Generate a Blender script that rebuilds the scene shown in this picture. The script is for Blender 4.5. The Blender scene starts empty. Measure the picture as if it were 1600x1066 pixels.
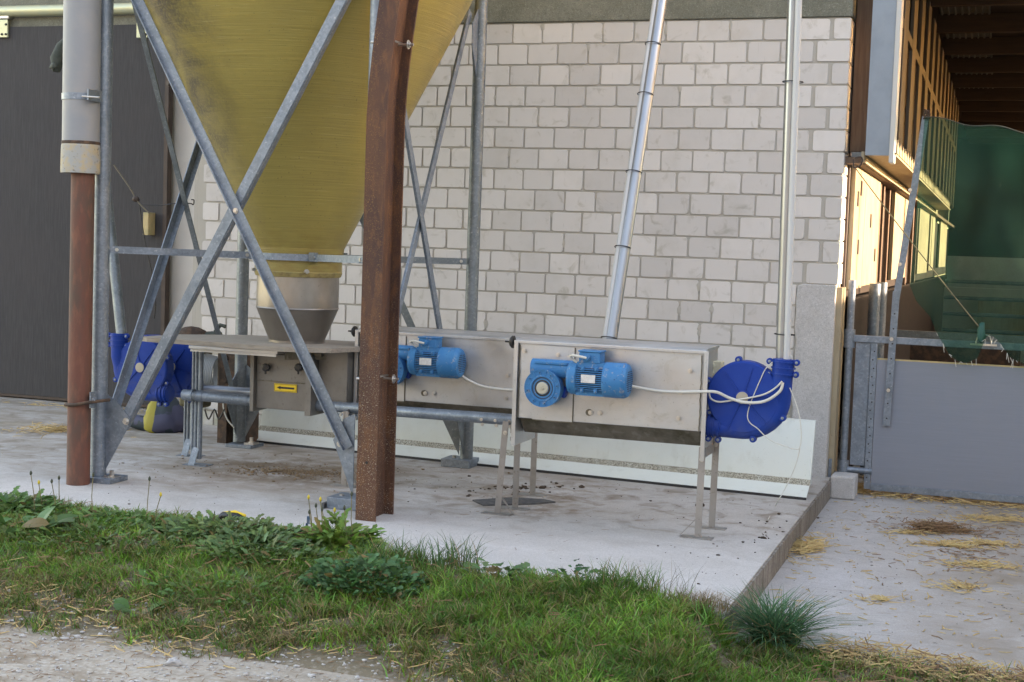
import bpy, bmesh, math, random
import numpy as np
from mathutils import Vector, Matrix
random.seed(7); rng = np.random.default_rng(7)
S = bpy.context.scene
COL = S.collection
PI = math.pi

# ------------------------------------------------------------------ camera
FPX, YAW, PITCH, ROLL = 2216.5, .32926, .06858, .03515
CAM = Vector((0, -9.3, 1.44))
FW = Vector((-math.sin(YAW)*math.cos(PITCH), math.cos(YAW)*math.cos(PITCH), -math.sin(PITCH)))
_r = FW.cross(Vector((0, 0, 1))).normalized(); _u = _r.cross(FW)
CR = math.cos(ROLL)*_r + math.sin(ROLL)*_u
CU = -math.sin(ROLL)*_r + math.cos(ROLL)*_u
cd = bpy.data.cameras.new('camera'); cam = bpy.data.objects.new('camera', cd); COL.objects.link(cam)
cd.sensor_width = 36; cd.lens = FPX/1600*36; cd.clip_end = 500; cd.clip_start = .05
m = Matrix.Identity(4)
for i in range(3):
    m[i][0] = CR[i]; m[i][1] = CU[i]; m[i][2] = -FW[i]; m[i][3] = CAM[i]
cam.matrix_world = m
S.camera = cam

# ------------------------------------------------------------------ light
SUN_EL, SUN_AZ = math.radians(12), math.radians(7)      # azimuth measured from +X towards +Y
W = bpy.data.worlds.new('World'); S.world = W; W.use_nodes = True
wn = W.node_tree.nodes; wl = W.node_tree.links
bg = wn['Background']; sky = wn.new('ShaderNodeTexSky'); sky.sky_type = 'NISHITA'; sky.sun_disc = False
sky.sun_elevation = SUN_EL
sdir = Vector((math.cos(SUN_EL)*math.cos(SUN_AZ), math.cos(SUN_EL)*math.sin(SUN_AZ), math.sin(SUN_EL)))
sky.sun_rotation = math.atan2(sdir.x, sdir.y)
sky.dust_density = 1.0; sky.air_density = 1.0; sky.ozone_density = 1.0
wl.new(sky.outputs[0], bg.inputs[0]); bg.inputs[1].default_value = .15
sl = bpy.data.lights.new('sun', 'SUN'); sl.energy = 2.0; sl.angle = math.radians(.5); sl.color = (1, .92, .80)
so = bpy.data.objects.new('sun', sl); COL.objects.link(so); so.location = (8, 2, 6)
so.rotation_euler = sdir.to_track_quat('Z', 'Y').to_euler()
vs = S.view_settings
S.display_settings.display_device = 'sRGB'
vs.view_transform = 'Standard'; vs.look = 'None'; vs.gamma = 1; vs.exposure = 3.1
vs.use_curve_mapping = False
try:
    vs.use_white_balance = True; vs.white_balance_temperature = 9000; vs.white_balance_tint = 22
except Exception: pass

# ------------------------------------------------------------------ materials
def srgb(r, g, b):
    f = lambda c: (c/255/12.92) if c/255 <= .04045 else ((c/255+.055)/1.055)**2.4
    return (f(r), f(g), f(b), 1)
class Mat:
    def __init__(s, name, base, rough=.6, metal=0., spec=.5):
        s.m = bpy.data.materials.new(name); s.m.use_nodes = True; s.nt = s.m.node_tree
        s.n = s.nt.nodes; s.l = s.nt.links; s.b = s.n['Principled BSDF']
        s.b.inputs['Roughness'].default_value = rough; s.b.inputs['Metallic'].default_value = metal
        s.b.inputs['Specular IOR Level'].default_value = spec
        s.col = None; s.base = (*base[:3], 1)
        s.b.inputs['Base Color'].default_value = s.base
        g = s.n.new('ShaderNodeNewGeometry'); s.pos = g.outputs['Position']; s.hgt = None
    def rgb(s, c):
        n = s.n.new('ShaderNodeRGB'); n.outputs[0].default_value = (*c[:3], 1); return n.outputs[0]
    def vec(s, scale=(1, 1, 1), rot=(0, 0, 0)):
        n = s.n.new('ShaderNodeMapping'); n.inputs['Scale'].default_value = scale; n.inputs['Rotation'].default_value = rot
        s.l.new(s.pos, n.inputs[0]); return n.outputs[0]
    def noise(s, sc, detail=4, scale=(1, 1, 1), rough=.6, dist=0, rot=(0, 0, 0)):
        n = s.n.new('ShaderNodeTexNoise'); n.inputs['Scale'].default_value = sc; n.inputs['Detail'].default_value = detail
        n.inputs['Roughness'].default_value = rough; n.inputs['Distortion'].default_value = dist
        s.l.new(s.vec(scale, rot), n.inputs['Vector']); return n.outputs['Fac']
    def voro(s, sc, scale=(1, 1, 1), feat='F1', out='Distance'):
        n = s.n.new('ShaderNodeTexVoronoi'); n.feature = feat; n.inputs['Scale'].default_value = sc
        s.l.new(s.vec(scale), n.inputs['Vector']); return n.outputs[out]
    def ramp(s, f, a, b, va=0., vb=1.):
        n = s.n.new('ShaderNodeMapRange'); n.inputs[1].default_value = a; n.inputs[2].default_value = b
        n.inputs[3].default_value = va; n.inputs[4].default_value = vb
        s.l.new(f, n.inputs[0]); return n.outputs[0]
    def mul(s, a, b, op='MULTIPLY'):
        n = s.n.new('ShaderNodeMath'); n.operation = op
        for i, v in enumerate((a, b)):
            if isinstance(v, (int, float)): n.inputs[i].default_value = v
            else: s.l.new(v, n.inputs[i])
        return n.outputs[0]
    def z(s, a, b, axis='Z'):
        n = s.n.new('ShaderNodeSeparateXYZ'); s.l.new(s.pos, n.inputs[0]); return s.ramp(n.outputs[axis], a, b)
    def mix(s, fac, c):
        n = s.n.new('ShaderNodeMix'); n.data_type = 'RGBA'
        if s.col is None: n.inputs[6].default_value = s.base
        else: s.l.new(s.col, n.inputs[6])
        if isinstance(c, tuple): n.inputs[7].default_value = (*c[:3], 1)
        else: s.l.new(c, n.inputs[7])
        if isinstance(fac, (int, float)): n.inputs[0].default_value = fac
        else: s.l.new(fac, n.inputs[0])
        s.col = n.outputs[2]; s.l.new(s.col, s.b.inputs['Base Color']); return s
    def rand(s, dark, light):
        n = s.n.new('ShaderNodeObjectInfo'); f = n.outputs['Random']
        v = s.ramp(f, 0, 1, dark, light)
        h = s.n.new('ShaderNodeHueSaturation')
        if s.col is None: h.inputs['Color'].default_value = s.base
        else: s.l.new(s.col, h.inputs['Color'])
        s.l.new(v, h.inputs['Value']); s.col = h.outputs[0]; s.l.new(s.col, s.b.inputs['Base Color']); return s
    def bump(s, f, strength=.3, dist=.004):
        n = s.n.new('ShaderNodeBump'); n.inputs['Strength'].default_value = strength; n.inputs['Distance'].default_value = dist
        s.l.new(f, n.inputs['Height'])
        if s.hgt is not None: s.l.new(s.hgt, n.inputs['Normal'])
        s.hgt = n.outputs[0]; s.l.new(s.hgt, s.b.inputs['Normal']); return s
    def roughmap(s, f, a, b):
        s.l.new(s.ramp(f, .3, .7, a, b), s.b.inputs['Roughness']); return s

def M_galv(name, base, dark, light):
    k = Mat(name, base, .5, .55)
    v = k.voro(75, out='Color'); sep = k.n.new('ShaderNodeSeparateColor'); k.l.new(v, sep.inputs[0])
    k.mix(k.ramp(sep.outputs[0], .2, 1, 0, .7), light)
    k.mix(k.ramp(k.noise(9, 5), .45, .75, 0, .8), dark)
    k.mix(k.ramp(k.noise(60, 3), .62, .75, 0, .5), (.55, .58, .62))
    k.roughmap(k.noise(20), .38, .62); k.bump(k.noise(120, 3), .1, .001); return k
GALV = M_galv('galvanised steel', (.185, .225, .27), (.12, .15, .18), (.27, .31, .36)).m
GALVD = M_galv('aged galvanised steel', (.16, .19, .21), (.09, .11, .12), (.22, .25, .27)).m
k = Mat('stainless sheet', (.50, .51, .52), .42, .8)
k.mix(k.ramp(k.noise(3, 5), .4, .7, 0, .7), (.42, .41, .40)); k.mix(k.ramp(k.noise(14, 4, dist=1), .6, .75, 0, .35), (.20, .17, .13))
k.mix(k.ramp(k.noise(5, 6, scale=(.4, 1, 3)), .50, .75, 0, .3), (.36, .345, .32))
k.mix(k.ramp(k.noise(6, 6, dist=1.2), .60, .72, 0, .4), (.30, .27, .22))
k.mix(k.ramp(k.noise(90, 3), .66, .74, 0, .5), (.12, .1, .08))
k.roughmap(k.noise(5, 4), .28, .58); k.bump(k.noise(30, 4, scale=(.1, 1, 4)), .06, .001); k.bump(k.noise(4, 2), .25, .01); INOX = k.m
k = Mat('dull stainless profile', (.34, .33, .32), .45, .75); k.mix(k.ramp(k.noise(9, 5), .4, .7, 0, .7), (.26, .24, .225)); k.mix(k.ramp(k.noise(40, 3), .6, .72, 0, .6), (.16, .13, .11)); LEGM = k.m
k = Mat('dusty feeder steel', (.20, .19, .175), .5, .6); k.mix(k.ramp(k.noise(7, 5), .4, .7, 0, .7), (.15, .135, .12)); k.mix(k.ramp(k.noise(50, 3), .6, .72, 0, .6), (.10, .085, .07)); FEEDM = k.m
k = Mat('grimy stainless sheet', (.17, .15, .12), .55, .6)
k.mix(k.ramp(k.noise(8, 6), .45, .65, 0, .9), (.07, .062, .035)); k.mix(k.ramp(k.noise(25, 4, scale=(1, 1, .3)), .55, .7, 0, .6), (.26, .24, .21))
k.bump(k.noise(50), .2, .002); INOXD = k.m
k = Mat('smooth stainless tube', (.30, .325, .36), .36, .85); k.mix(k.ramp(k.noise(10, 4, scale=(1, 1, .3)), .4, .7, 0, .5), (.22, .235, .26)); TUBE = k.m
k = Mat('dull grey riser tube', (.30, .33, .36), .3, .75); k.mix(k.ramp(k.noise(10, 4, scale=(1, 1, .3)), .4, .7, 0, .5), (.24, .26, .28)); RISER = k.m
k = Mat('yellow fibreglass', (.285, .225, .06), .42, 0)
k.mix(k.ramp(k.noise(2.2, 5), .35, .7, 0, .75), (.19, .15, .045))
k.mix(k.ramp(k.noise(20, 4, scale=(.12, .12, 9)), .35, .75, 0, .75), (.34, .27, .075))
k.mix(k.ramp(k.noise(26, 3, scale=(.1, .1, 14)), .66, .72, 0, .8), (.5, .43, .2))
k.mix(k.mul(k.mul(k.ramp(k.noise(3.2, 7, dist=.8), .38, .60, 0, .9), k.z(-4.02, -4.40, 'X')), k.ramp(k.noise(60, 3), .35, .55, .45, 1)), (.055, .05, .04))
k.mix(k.ramp(k.noise(70, 2), .68, .74, 0, .5), (.05, .04, .02))
k.mix(k.mul(k.z(1.55, 1.3), k.ramp(k.noise(9, 4, scale=(1, 1, 3)), .35, .7, 0, .7)), (.20, .12, .03))
k.bump(k.noise(20, 4, scale=(.12, .12, 9)), .5, .004); k.bump(k.noise(150, 2), .15, .001); GRP = k.m
def M_rust(name, base, k2, k3, speck):
    k = Mat(name, base, .75, .1)
    k.mix(k.ramp(k.noise(6, 6, scale=(1, 1, .35)), .4, .65, 0, 1), k2)
    k.mix(k.ramp(k.noise(30, 5, scale=(1, 1, .3)), .5, .7, 0, .8), k3)
    if speck:
        d = k.ramp(k.noise(150, 2), .58, .66, 0, .8)
        k.mix(k.mul(d, k.ramp(k.noise(2.6, 3, scale=(2, 2, .6)), .42, .62, 0, .8)), (.30, .16, .045))
        d2 = k.ramp(k.noise(170, 2), .60, .66, 0, 1)
        k.mix(k.mul(d2, k.mul(k.z(1.3, .5), k.ramp(k.noise(5, 3), .35, .55, .2, 1))), (.34, .28, .22))
    k.bump(k.noise(90, 5), .5, .003); return k.m
RUST = M_rust('rusted steel', (.105, .044, .024), (.062, .028, .022), (.165, .066, .028), True)
RUSTP = M_rust('rusty painted steel pipe', (.15, .055, .038), (.085, .055, .042), (.20, .08, .05), False)
k = Mat('dark rusty metal', (.06, .04, .03), .8, .2); k.mix(k.ramp(k.noise(18, 5), .45, .6, 0, 1), (.12, .07, .045)); k.bump(k.noise(60), .5, .004); RUSTD = k.m
def M_conc(name, base, dark, light, brush=False, stain=None, bstr=.35):
    k = Mat(name, base, .88, 0, .3)
    k.mix(k.ramp(k.noise(1.3, 6), .35, .7, 0, .75), dark); k.mix(k.ramp(k.noise(4.5, 6, dist=.4), .45, .7, 0, .7), light)
    k.mix(k.ramp(k.noise(150, 2), .50, .66, 0, .55), tuple(c*.72 for c in dark))
    k.mix(k.ramp(k.noise(45, 4), .48, .70, 0, .5), tuple(c*.85 for c in dark))
    k.mix(k.ramp(k.noise(110, 2), .58, .70, 0, .6), tuple(min(1, c*1.18) for c in light))
    k.mix(k.ramp(k.voro(60), .10, .04, 0, .55), (.1, .085, .07))
    if stain: stain(k)
    k.bump(k.noise(200, 3), bstr, .003); k.bump(k.noise(14, 4), .3, .01)
    if brush: k.bump(k.noise(30, 3, scale=(.25, 4, 1), rot=(0, 0, .2)), .35, .004)
    return k
def slab_stain_tone(k):
    # brown soiling under and around the machines
    n = k.ramp(k.noise(2.0, 7, scale=(.7, 1.4, 1), dist=.3, rough=.7), .40, .62, 0, .85)
    yy = k.mul(k.z(-3.0, -1.9, 'Y'), k.ramp(k.mul(k.z(-2.0, -3.4, 'X'), 1), 0, 1, .25, 1))
    k.mix(k.mul(n, yy), (.25, .20, .15))
    k.mix(k.mul(k.ramp(k.noise(6, 6, dist=.5), .5, .66, 0, .8), k.z(-2.9, -1.7, 'Y')), (.22, .175, .135))
    feed = k.mul(k.mul(k.z(-5.0, -4.3, 'X'), k.z(-3.1, -3.7, 'X')), k.mul(k.z(-2.3, -1.8, 'Y'), k.z(-.9, -1.4, 'Y')))
    k.mix(k.mul(feed, k.ramp(k.noise(5, 7, rough=.75, dist=.3), .36, .56, 0, .95)), (.19, .13, .085))
    legs_ = k.mul(k.mul(k.z(-3.0, -2.5, 'X'), k.z(-1.9, -2.3, 'X')), k.mul(k.z(-2.4, -2.0, 'Y'), k.z(-.9, -1.4, 'Y')))
    k.mix(k.mul(legs_, k.ramp(k.noise(6, 7, rough=.75, dist=.3), .42, .60, 0, .85)), (.21, .15, .10))
    k.mix(k.mul(k.z(-1.4, -.2, 'Y'), .3), (.22, .195, .16))  # slab tone also darkens evenly towards the wall
SLABM = M_conc('brushed slab concrete', (.50, .475, .455), (.42, .395, .37), (.56, .535, .515), True, slab_stain_tone).m
def yard_stain(k):
    n = k.ramp(k.noise(1.6, 6, dist=.7), .42, .62, 0, .9)
    k.mix(k.mul(k.ramp(n, 0, .9, .40, .95), k.z(-.65, .10, 'X')), (.25, .205, .16))
    k.mix(k.ramp(k.noise(9, 6, scale=(.5, 1.6, 1)), .58, .72, 0, .5), (.22, .18, .13))
YARDM = M_conc('worn yard concrete', (.46, .44, .43), (.38, .36, .345), (.53, .51, .50), False, yard_stain).m
PIERM = M_conc('grey pier concrete', (.48, .465, .455), (.41, .395, .385), (.55, .535, .53)).m
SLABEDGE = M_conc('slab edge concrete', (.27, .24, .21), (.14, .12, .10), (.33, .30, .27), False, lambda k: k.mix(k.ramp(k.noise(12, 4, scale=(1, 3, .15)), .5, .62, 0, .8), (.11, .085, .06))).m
LINTM = M_conc('dark lintel concrete', (.20, .20, .165), (.12, .125, .10), (.26, .26, .22), bstr=.8).m  # darker, greener tone than the other concrete
k = Mat('white sand lime brick', (.60, .57, .55), .85, 0, .25)
k.mix(k.ramp(k.noise(5, 5), .5, .75, 0, .5), (.48, .45, .41)); k.mix(k.ramp(k.noise(9, 6, dist=.8), .58, .70, 0, .6), (.38, .35, .30))
k.mix(k.ramp(k.noise(40, 2, scale=(3, 3, .2)), .70, .78, 0, .4), (.3, .28, .25))
k.mix(k.mul(k.z(.75, .45), k.ramp(k.noise(7, 5), .4, .65, 0, .8)), (.33, .33, .22))
k.rand(.87, 1.07); k.bump(k.noise(120, 3), .2, .002); BRICK = k.m
k = Mat('grey mortar', (.42, .395, .355), .95, 0, .2); k.mix(k.ramp(k.noise(8, 5), .4, .7, 0, .8), (.42, .39, .35)); k.bump(k.noise(90, 4), .6, .004); MORTAR = k.m
k = Mat('white plaster', (.52, .50, .47), .85); k.mix(k.ramp(k.noise(3, 5), .45, .7, 0, .6), (.43, .40, .37)); k.mix(k.mul(k.z(.9, .1), .5), (.36, .32, .27)); PLASTER = k.m
k = Mat('grey textured door board', (.040, .039, .042), .75, 0, .3)
k.mix(k.ramp(k.noise(60, 3, scale=(3, 1, .12)), .4, .65, 0, .8), (.060, .058, .061)); k.mix(k.ramp(k.noise(60, 3, scale=(.1, 1, 3)), .5, .7, 0, .5), (.05, .048, .05))
k.mix(k.ramp(k.noise(1.1, 4), .5, .7, 0, .4), (.055, .048, .05)); k.bump(k.noise(60, 3, scale=(3, 1, .12)), .3, .002); DOOR = k.m
def simple(name, base, rough=.6, metal=0., n=None, c2=None, spec=.5, bump=.15):
    k = Mat(name, base, rough, metal, spec)
    if n: k.mix(k.ramp(k.noise(n, 5), .42, .68, 0, .8), c2); k.bump(k.noise(n*6, 3), bump, .002)
    return k.m
BROWN = simple('dark brown steel trim', (.045, .028, .022), .6, 0, 9, (.07, .045, .035))
YZINC = simple('yellow zinc plated steel', (.50, .50, .33), .4, .5, 9, (.42, .47, .36))
PVC = simple('weathered grey plastic pipe', (.215, .23, .25), .55, 0, 5, (.27, .265, .26))
k = Mat('dirty pipe socket', (.30, .31, .30), .75); k.mix(k.ramp(k.noise(16, 5), .45, .6, 0, .9), (.40, .32, .20)); k.mix(k.ramp(k.noise(40, 4), .6, .7, 0, .8), (.13, .10, .07)); SOCK = k.m
k = Mat('blue motor paint', (.012, .16, .36), .5, 0, .3)
k.mix(k.ramp(k.noise(14, 5), .45, .7, 0, .6), (.045, .22, .42)); k.mix(k.ramp(k.noise(35, 5, dist=.6), .58, .68, 0, .75), (.28, .29, .31)); k.mix(k.ramp(k.noise(80, 2), .66, .72, 0, .6), (.02, .05, .12)); k.bump(k.noise(70, 3), .2, .002); MBLUE = k.m
MDARK = simple('dark gap between fins', (.02, .05, .10), .7)
k = Mat('navy blue cast plastic', (.002, .040, .25), .45, 0, .18)
k.mix(k.ramp(k.noise(7, 5), .45, .7, 0, .6), (.006, .055, .29)); k.mix(k.mul(k.z(.68, .45), k.ramp(k.noise(10, 5), .4, .6, 0, .5)), (.07, .085, .15)); k.bump(k.noise(80, 3), .15, .002); NAVY = k.m
WHITEP = simple('white plastic', (.47, .48, .48), .35)
BLACKP = simple('black plastic', (.012, .012, .013), .45)
CABLE = simple('off white cable sheath', (.55, .54, .49), .5)
GREYCAB = simple('grey cable sheath', (.33, .33, .33), .5)
STEELB = simple('bright steel fastener', (.55, .53, .50), .3, .9)
k = Mat('white coated sheet', (.64, .68, .64), .42, 0)
k.mix(k.ramp(k.noise(2.4, 4), .45, .7, 0, .5), (.52, .55, .50)); k.mix(k.ramp(k.noise(9, 6, scale=(1, 1, .4)), .55, .72, 0, .35), (.42, .41, .34)); k.mix(k.ramp(k.noise(160, 2), .68, .75, 0, .6), (.2, .19, .15)); SHEET = k.m
k = Mat('grime along the sheet fold', (.56, .57, .50), .85); k.mix(k.ramp(k.noise(7, 4), .35, .6, .2, .8), (.36, .33, .25)); k.mix(k.ramp(k.noise(150, 2), .45, .56, 0, .9), (.13, .11, .08)); k.bump(k.noise(120), .4, .003); FOLD = k.m
k = Mat('weathered board wood', (.30, .26, .215), .8); k.mix(k.ramp(k.noise(25, 5, scale=(.3, 3, 3)), .4, .65, 0, .8), (.20, .17, .14)); k.bump(k.noise(40, 4, scale=(.3, 3, 3)), .3, .002); BOARD = k.m
k = Mat('pale plywood', (.36, .295, .20), .75); k.mix(k.ramp(k.noise(14, 5, scale=(3, 1.6, .25), dist=.3), .4, .68, 0, .7), (.27, .20, .12)); k.mix(k.ramp(k.noise(2.5, 5), .5, .7, 0, .6), (.22, .165, .10)); k.mix(k.ramp(k.noise(50, 2), .72, .76, 0, .7), (.10, .06, .03)); PLY = k.m
k = Mat('brown timber', (.135, .085, .058), .8); k.mix(k.ramp(k.noise(20, 5, scale=(3, 3, .2)), .4, .65, 0, .8), (.19, .13, .09)); k.bump(k.noise(40, 4, scale=(3, 3, .2)), .3, .002); TIMB = k.m
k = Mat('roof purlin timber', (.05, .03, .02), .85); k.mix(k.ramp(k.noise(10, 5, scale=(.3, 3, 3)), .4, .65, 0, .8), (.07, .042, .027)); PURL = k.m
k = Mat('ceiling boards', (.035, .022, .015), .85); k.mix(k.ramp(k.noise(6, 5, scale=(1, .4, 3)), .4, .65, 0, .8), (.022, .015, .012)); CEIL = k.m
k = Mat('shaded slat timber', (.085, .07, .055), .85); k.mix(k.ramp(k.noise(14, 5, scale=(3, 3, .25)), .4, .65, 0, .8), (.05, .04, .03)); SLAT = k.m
CORR = simple('grey fibre cement', (.10, .10, .085), .8, 0, 6, (.13, .125, .105))
BLUEG = simple('grey blue coated sheet', (.235, .285, .335), .5, .2, 7, (.20, .245, .29))
PANEL = Mat('grey composite gate panel', (.195, .215, .255), .55); k = PANEL
k.mix(k.ramp(k.noise(40, 3, scale=(.1, 1, 4)), .4, .7, 0, .5), (.22, .24, .285)); k.mix(k.ramp(k.noise(1.2, 4), .5, .7, 0, .4), (.235, .245, .27)); k.mix(k.ramp(k.noise(130, 2), .72, .75, 0, .5), (.35, .35, .34)); PANEL = k.m
YELLOW = simple('yellow label', (.75, .50, .03), .4)
INK = simple('black ink', (.015, .015, .015), .5)
RUBBER = simple('black rubber', (.055, .057, .062), .8, 0, 30, (.13, .12, .11))
CREAM = simple('cream painted metal', (.55, .53, .40), .6, 0, 12, (.45, .42, .30))
PALEW = simple('pale sawn wood', (.50, .38, .20), .8, 0, 18, (.34, .30, .16))
CLOTHG = simple('dark green oily rag', (.045, .055, .045), .85, 0, 14, (.09, .10, .08))
STRAWM = Mat('straw', (.48, .34, .14), .7); k = STRAWM; k.mix(k.ramp(k.noise(9, 4), .4, .65, 0, 1), (.36, .22, .09)); k.mix(k.ramp(k.noise(60, 2), .5, .7, 0, .7), (.60, .46, .22)); STRAWM = k.m
BSTRAW = simple('brown wet straw', (.17, .09, .045), .8, 0, 20, (.28, .17, .08))
DUNG = simple('dark brown crumbs', (.05, .032, .022), .9, 0, 60, (.09, .06, .04))
k = Mat('verge soil', (.105, .085, .05), .95, 0, .2); k.mix(k.ramp(k.noise(3, 6), .4, .65, 0, .8), (.15, .12, .08)); k.mix(k.z(-4.6, -5.0, 'Y'), (.27, .225, .17)); k.mix(k.ramp(k.noise(40, 5), .5, .68, 0, .5), (.36, .32, .27)); k.bump(k.noise(40, 6), .8, .01); SOIL = k.m
k = Mat('gravelly track', (.41, .365, .31), .92, 0, .25)
k.mix(k.ramp(k.noise(2.2, 6, dist=.4), .4, .65, 0, .8), (.30, .255, .20)); k.mix(k.ramp(k.noise(45, 5), .45, .68, 0, .8), (.49, .45, .40)); k.mix(k.ramp(k.noise(5, 7, scale=(.7, 1.6, 1), dist=.5), .48, .62, 0, .75), (.22, .165, .115))
k.mix(k.mul(k.z(-5.1, -4.6, 'Y'), k.ramp(k.noise(4, 6), .35, .6, .2, .9)), (.20, .155, .105))
k.bump(k.voro(55), .5, .006); k.bump(k.noise(90, 5), .6, .006); TRACK = k.m
STONE = simple('pale stone', (.42, .41, .40), .8, 0, 30, (.33, .32, .31))
def leafm(name, attr=True, rough=.5):
    k = Mat(name, (.06, .11, .03), rough, 0, .3)
    a = k.n.new('ShaderNodeAttribute'); a.attribute_name = 'tint'
    k.l.new(a.outputs['Color'], k.b.inputs['Base Color'])
    t = k.n.new('ShaderNodeBsdfTranslucent'); k.l.new(a.outputs['Color'], t.inputs[0])
    mx = k.n.new('ShaderNodeMixShader'); mx.inputs[0].default_value = .3
    k.l.new(k.b.outputs[0], mx.inputs[1]); k.l.new(t.outputs[0], mx.inputs[2]); k.l.new(mx.outputs[0], k.n['Material Output'].inputs[0]); return k.m
LEAF = leafm('grass and leaf')
def netm():
    k = Mat('green shade netting', (.012, .075, .055), .6, 0, .3)
    k.mix(k.ramp(k.noise(5, 4, scale=(1, 1, .4)), .4, .7, 0, .7), (.02, .10, .07))
    k.mix(k.ramp(k.noise(38, 3, scale=(2, 2, .2)), .69, .73, 0, .7), (.35, .40, .25))
    t = k.n.new('ShaderNodeBsdfTranslucent'); k.l.new(k.col, t.inputs[0])
    tr = k.n.new('ShaderNodeBsdfTransparent'); tr.inputs[0].default_value = (.62, .86, .76, 1)
    m1 = k.n.new('ShaderNodeMixShader'); m1.inputs[0].default_value = .4
    k.l.new(k.b.outputs[0], m1.inputs[1]); k.l.new(t.outputs[0], m1.inputs[2])
    m2 = k.n.new('ShaderNodeMixShader')
    k.l.new(k.ramp(k.noise(2.5, 3, scale=(1.5, 1, .5)), .35, .65, .5, .74), m2.inputs[0])
    k.l.new(m1.outputs[0], m2.inputs[1]); k.l.new(tr.outputs[0], m2.inputs[2]); k.l.new(m2.outputs[0], k.n['Material Output'].inputs[0]); return k.m
NET = netm()
def plaidm():
    k = Mat('plaid bag cloth', (.02, .035, .045), .7)
    k.mix(k.ramp(k.noise(7, 2, scale=(1, 1, 1)), .5, .52, 0, 1), (.05, .055, .10))
    w = k.n.new('ShaderNodeTexWave'); w.inputs['Scale'].default_value = 1.3; w.inputs['Distortion'].default_value = 3.5; k.l.new(k.vec((1, 1, .5), (0, .5, 0)), w.inputs['Vector'])
    k.mix(k.ramp(w.outputs['Fac'], .8, .83, 0, .9), (.32, .27, .03)); return k.m
PLAID = plaidm()

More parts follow.
